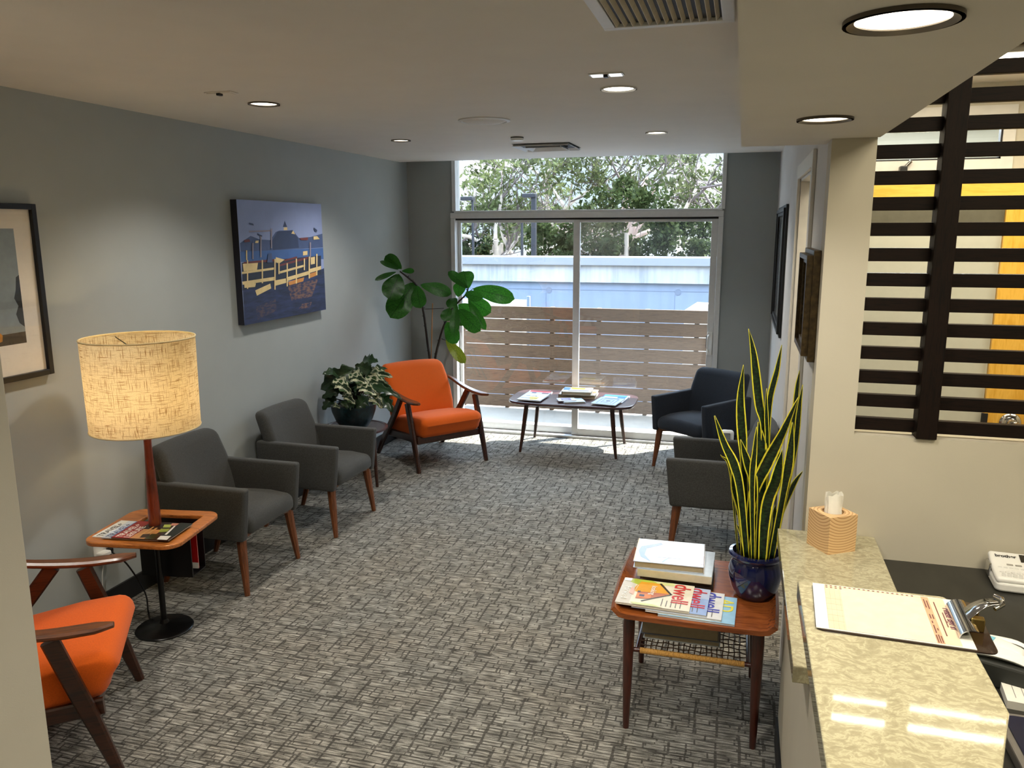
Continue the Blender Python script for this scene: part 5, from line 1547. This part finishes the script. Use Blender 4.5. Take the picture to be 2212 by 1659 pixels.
shrub('dark green bush left of centre behind the sliding door stile', -3.7, 19.5, 1.2, .85, .6, 7, M_l2, 2400, .11)
shrub('small dark bush left of the pale forked trunk', -7.0, 21, 1.3, .5, .45, 8, M_l2, 1200, .11)
shrub('small bright green bush at the far left above the parapet', -7.75, 21.5, 1.4, .36, .42, 10, M_l3, 900, .13)
shrub('olive green bush at the far right edge above the parapet', -.35, 21.5, 1.3, .5, .5, 12, M_l3, 900, .12)
shrub('distant blue green tree behind the left lamp post', -9.4, 30, 2.0, 1.2, 1.2, 14, M_l4, 1800, .16)
shrub('distant olive tree behind the pale forked trunk', -7.6, 32, 1.9, 1.6, 1.0, 15, M_l4, 2200, .16)
shrub('distant tree behind the dark trees at centre', -4.2, 33, 2.4, 2.4, 1.6, 16, M_l4, 2600, .18)
M_lp = mat('slate_blue_post_paint', (18, 21, 30), .5)
def lamp_post(label, x, y, top, arm, r):
    t = thing('lamp_post', label, 'lamp post', (x, y, -3), 0, 'parking lot lamp posts')
    MB().box(-r, r, -r, r, 0, top + 3, bev=.01).build('pole', M_lp, t)
    MB().box(-arm, r, -.1, .1, top + 2.97, top + 3.06, bev=.015).build('lamp_head', M_lp, t)
lamp_post('thick slate blue lamp post with flat head right of the forked gum tree', -4.58, 18, 2.577, .26, .055)
lamp_post('thin slate blue lamp post at the far left of the window', -6.04, 18, 2.53, .27, .027)
lamp_post('thin slate blue lamp post between the other two, topped behind the window header', -4.86, 18, 2.05, .2, .027)
t = thing('far_building', 'pale low building with grey roof glimpsed through the trees', 'building', (-4, 44, -3))
MB().box(-7, 9, 0, 6, 0, 5.0).build('wall', mat('pale_render', (150, 146, 142), .9), t)
MB().box(-7.3, 9.3, -.3, 6.3, 5.0, 5.6).build('roof', mat('grey_roof', (150, 152, 160), .8), t)

# ------------------------------------------------------------------ light
w = bpy.data.worlds.new('sky')
S.world = w
w.use_nodes = True
nt = w.node_tree
bg = nt.nodes['Background']
tc = nd(nt, 'TexCoord').outputs['Generated']
sp = nd(nt, 'SeparateXYZ', {0: tc})
cl = nd(nt, 'TexNoise', {'Vector': nd(nt, 'Mapping', {'Vector': tc, 'Scale': (1, 1, 2.4)}).outputs[0], 'Scale': 5., 'Detail': 6.}).outputs[0]
blue = ramp(nt, sp.outputs[2], [(0., (214, 232, 244)), (.25, (176, 212, 242)), (1., (150, 190, 236))])
col = mixc(nt, ramp(nt, cl, [(.42, (0, 0, 0, 1)), (.6, (1, 1, 1, 1))]), blue, lin((250, 252, 255)))
nt.links.new(col, bg.inputs['Color'])
# unseen upper sky boosted to light room and parapet, dimmer towards the horizon
st = nd(nt, 'MapRange', {0: sp.outputs[2], 1: .12, 2: .6, 3: SKY0, 4: SKY1}).outputs[0]
nt.links.new(st, bg.inputs['Strength'])

def light(name, kind, loc, energy, color, aim=None, **kw):
    d = bpy.data.lights.new(name, kind)
    d.energy = energy
    d.color = color
    for k, v in kw.items():
        setattr(d, k, v)
    o = bpy.data.objects.new(name, d)
    COL.objects.link(o)
    o.location = loc
    o.rotation_euler = (V(aim) if aim else V((0, 0, -1))).to_track_quat('-Z', 'Y').to_euler()
    return o
light('sun', 'SUN', (0, 20, 20), SUN, (1, .95, .86), SUNDIR, angle=.01)
WARM = (1, .93, .83)
NEUT = (1, .95, .89)
for i, (x, y, r, l) in enumerate(DL):
    light('downlight_beam', 'SPOT', (x, y, H - .02), DLW, WARM if i in (0, 2) else NEUT, spot_size=math.radians(128), spot_blend=.75, shadow_soft_size=.055)
for y in (1.257, 2.304):
    light('soffit_beam', 'SPOT', (.19, y, 2.11), SOFW, WARM, spot_size=math.radians(140), spot_blend=.8, shadow_soft_size=.055)
# the same downlights carry on behind the camera
for x, y in ((-2.2, 1.75), (-.54, 1.75), (-2.2, 0.), (-.54, 0.), (-1.4, -1.3)):
    downlight('ceiling downlight behind the viewpoint', x, y, H, .073)
    light('downlight_beam', 'SPOT', (x, y, H - .02), DLW, WARM, spot_size=math.radians(128), spot_blend=.75, shadow_soft_size=.055)
for x, y in ((1.2, 1.6), (1.2, .0)):
    t = thing('ceiling_light', 'office ceiling light panel above the desk behind the viewpoint', 'ceiling light', (x, y, 2.78), 0, 'office ceiling lights')
    MB().box(-.6, .6, -.15, .15, -.02, 0, bev=.004).build('housing', M_wmetal, t)
    MB().box(-.58, .58, -.13, .13, -.024, -.02).build('diffuser', emis('office_glow', (255, 244, 214), 2), t)
    light('office_panel', 'AREA', (x, y, 2.74), OFFW, (1, .88, .66), shape='RECTANGLE', size=1.1, size_y=.24)
t = thing('ceiling_light', 'long fluorescent ceiling light seen through the top of the slatted screen', 'ceiling light', (.80, 3.60, 2.50))
MB().box(-.34, .34, -.15, .15, -.02, 0, bev=.004).build('housing', M_wmetal, t)
MB().box(-.33, .33, -.14, .14, -.024, -.02).build('diffuser', emis('corridor_glow', (255, 246, 224), 3.5), t)
light('corridor_panel', 'AREA', (.85, 3.55, 2.46), CORW, (1, .86, .62), shape='RECTANGLE', size=.9, size_y=.3)
light('corridor_panel', 'AREA', (2.1, 3.55, 2.46), CORW * 1.5, (1, .86, .62), shape='RECTANGLE', size=.9, size_y=.3)
light('back_room_panel', 'AREA', (1.0, 5.3, 2.54), BRW, (.9, .95, 1), shape='RECTANGLE', size=1.1, size_y=.1)
light('table_lamp_bulb', 'POINT', (LX, LY, 1.17), LAMPW, (1, .76, .42), shadow_soft_size=.035)
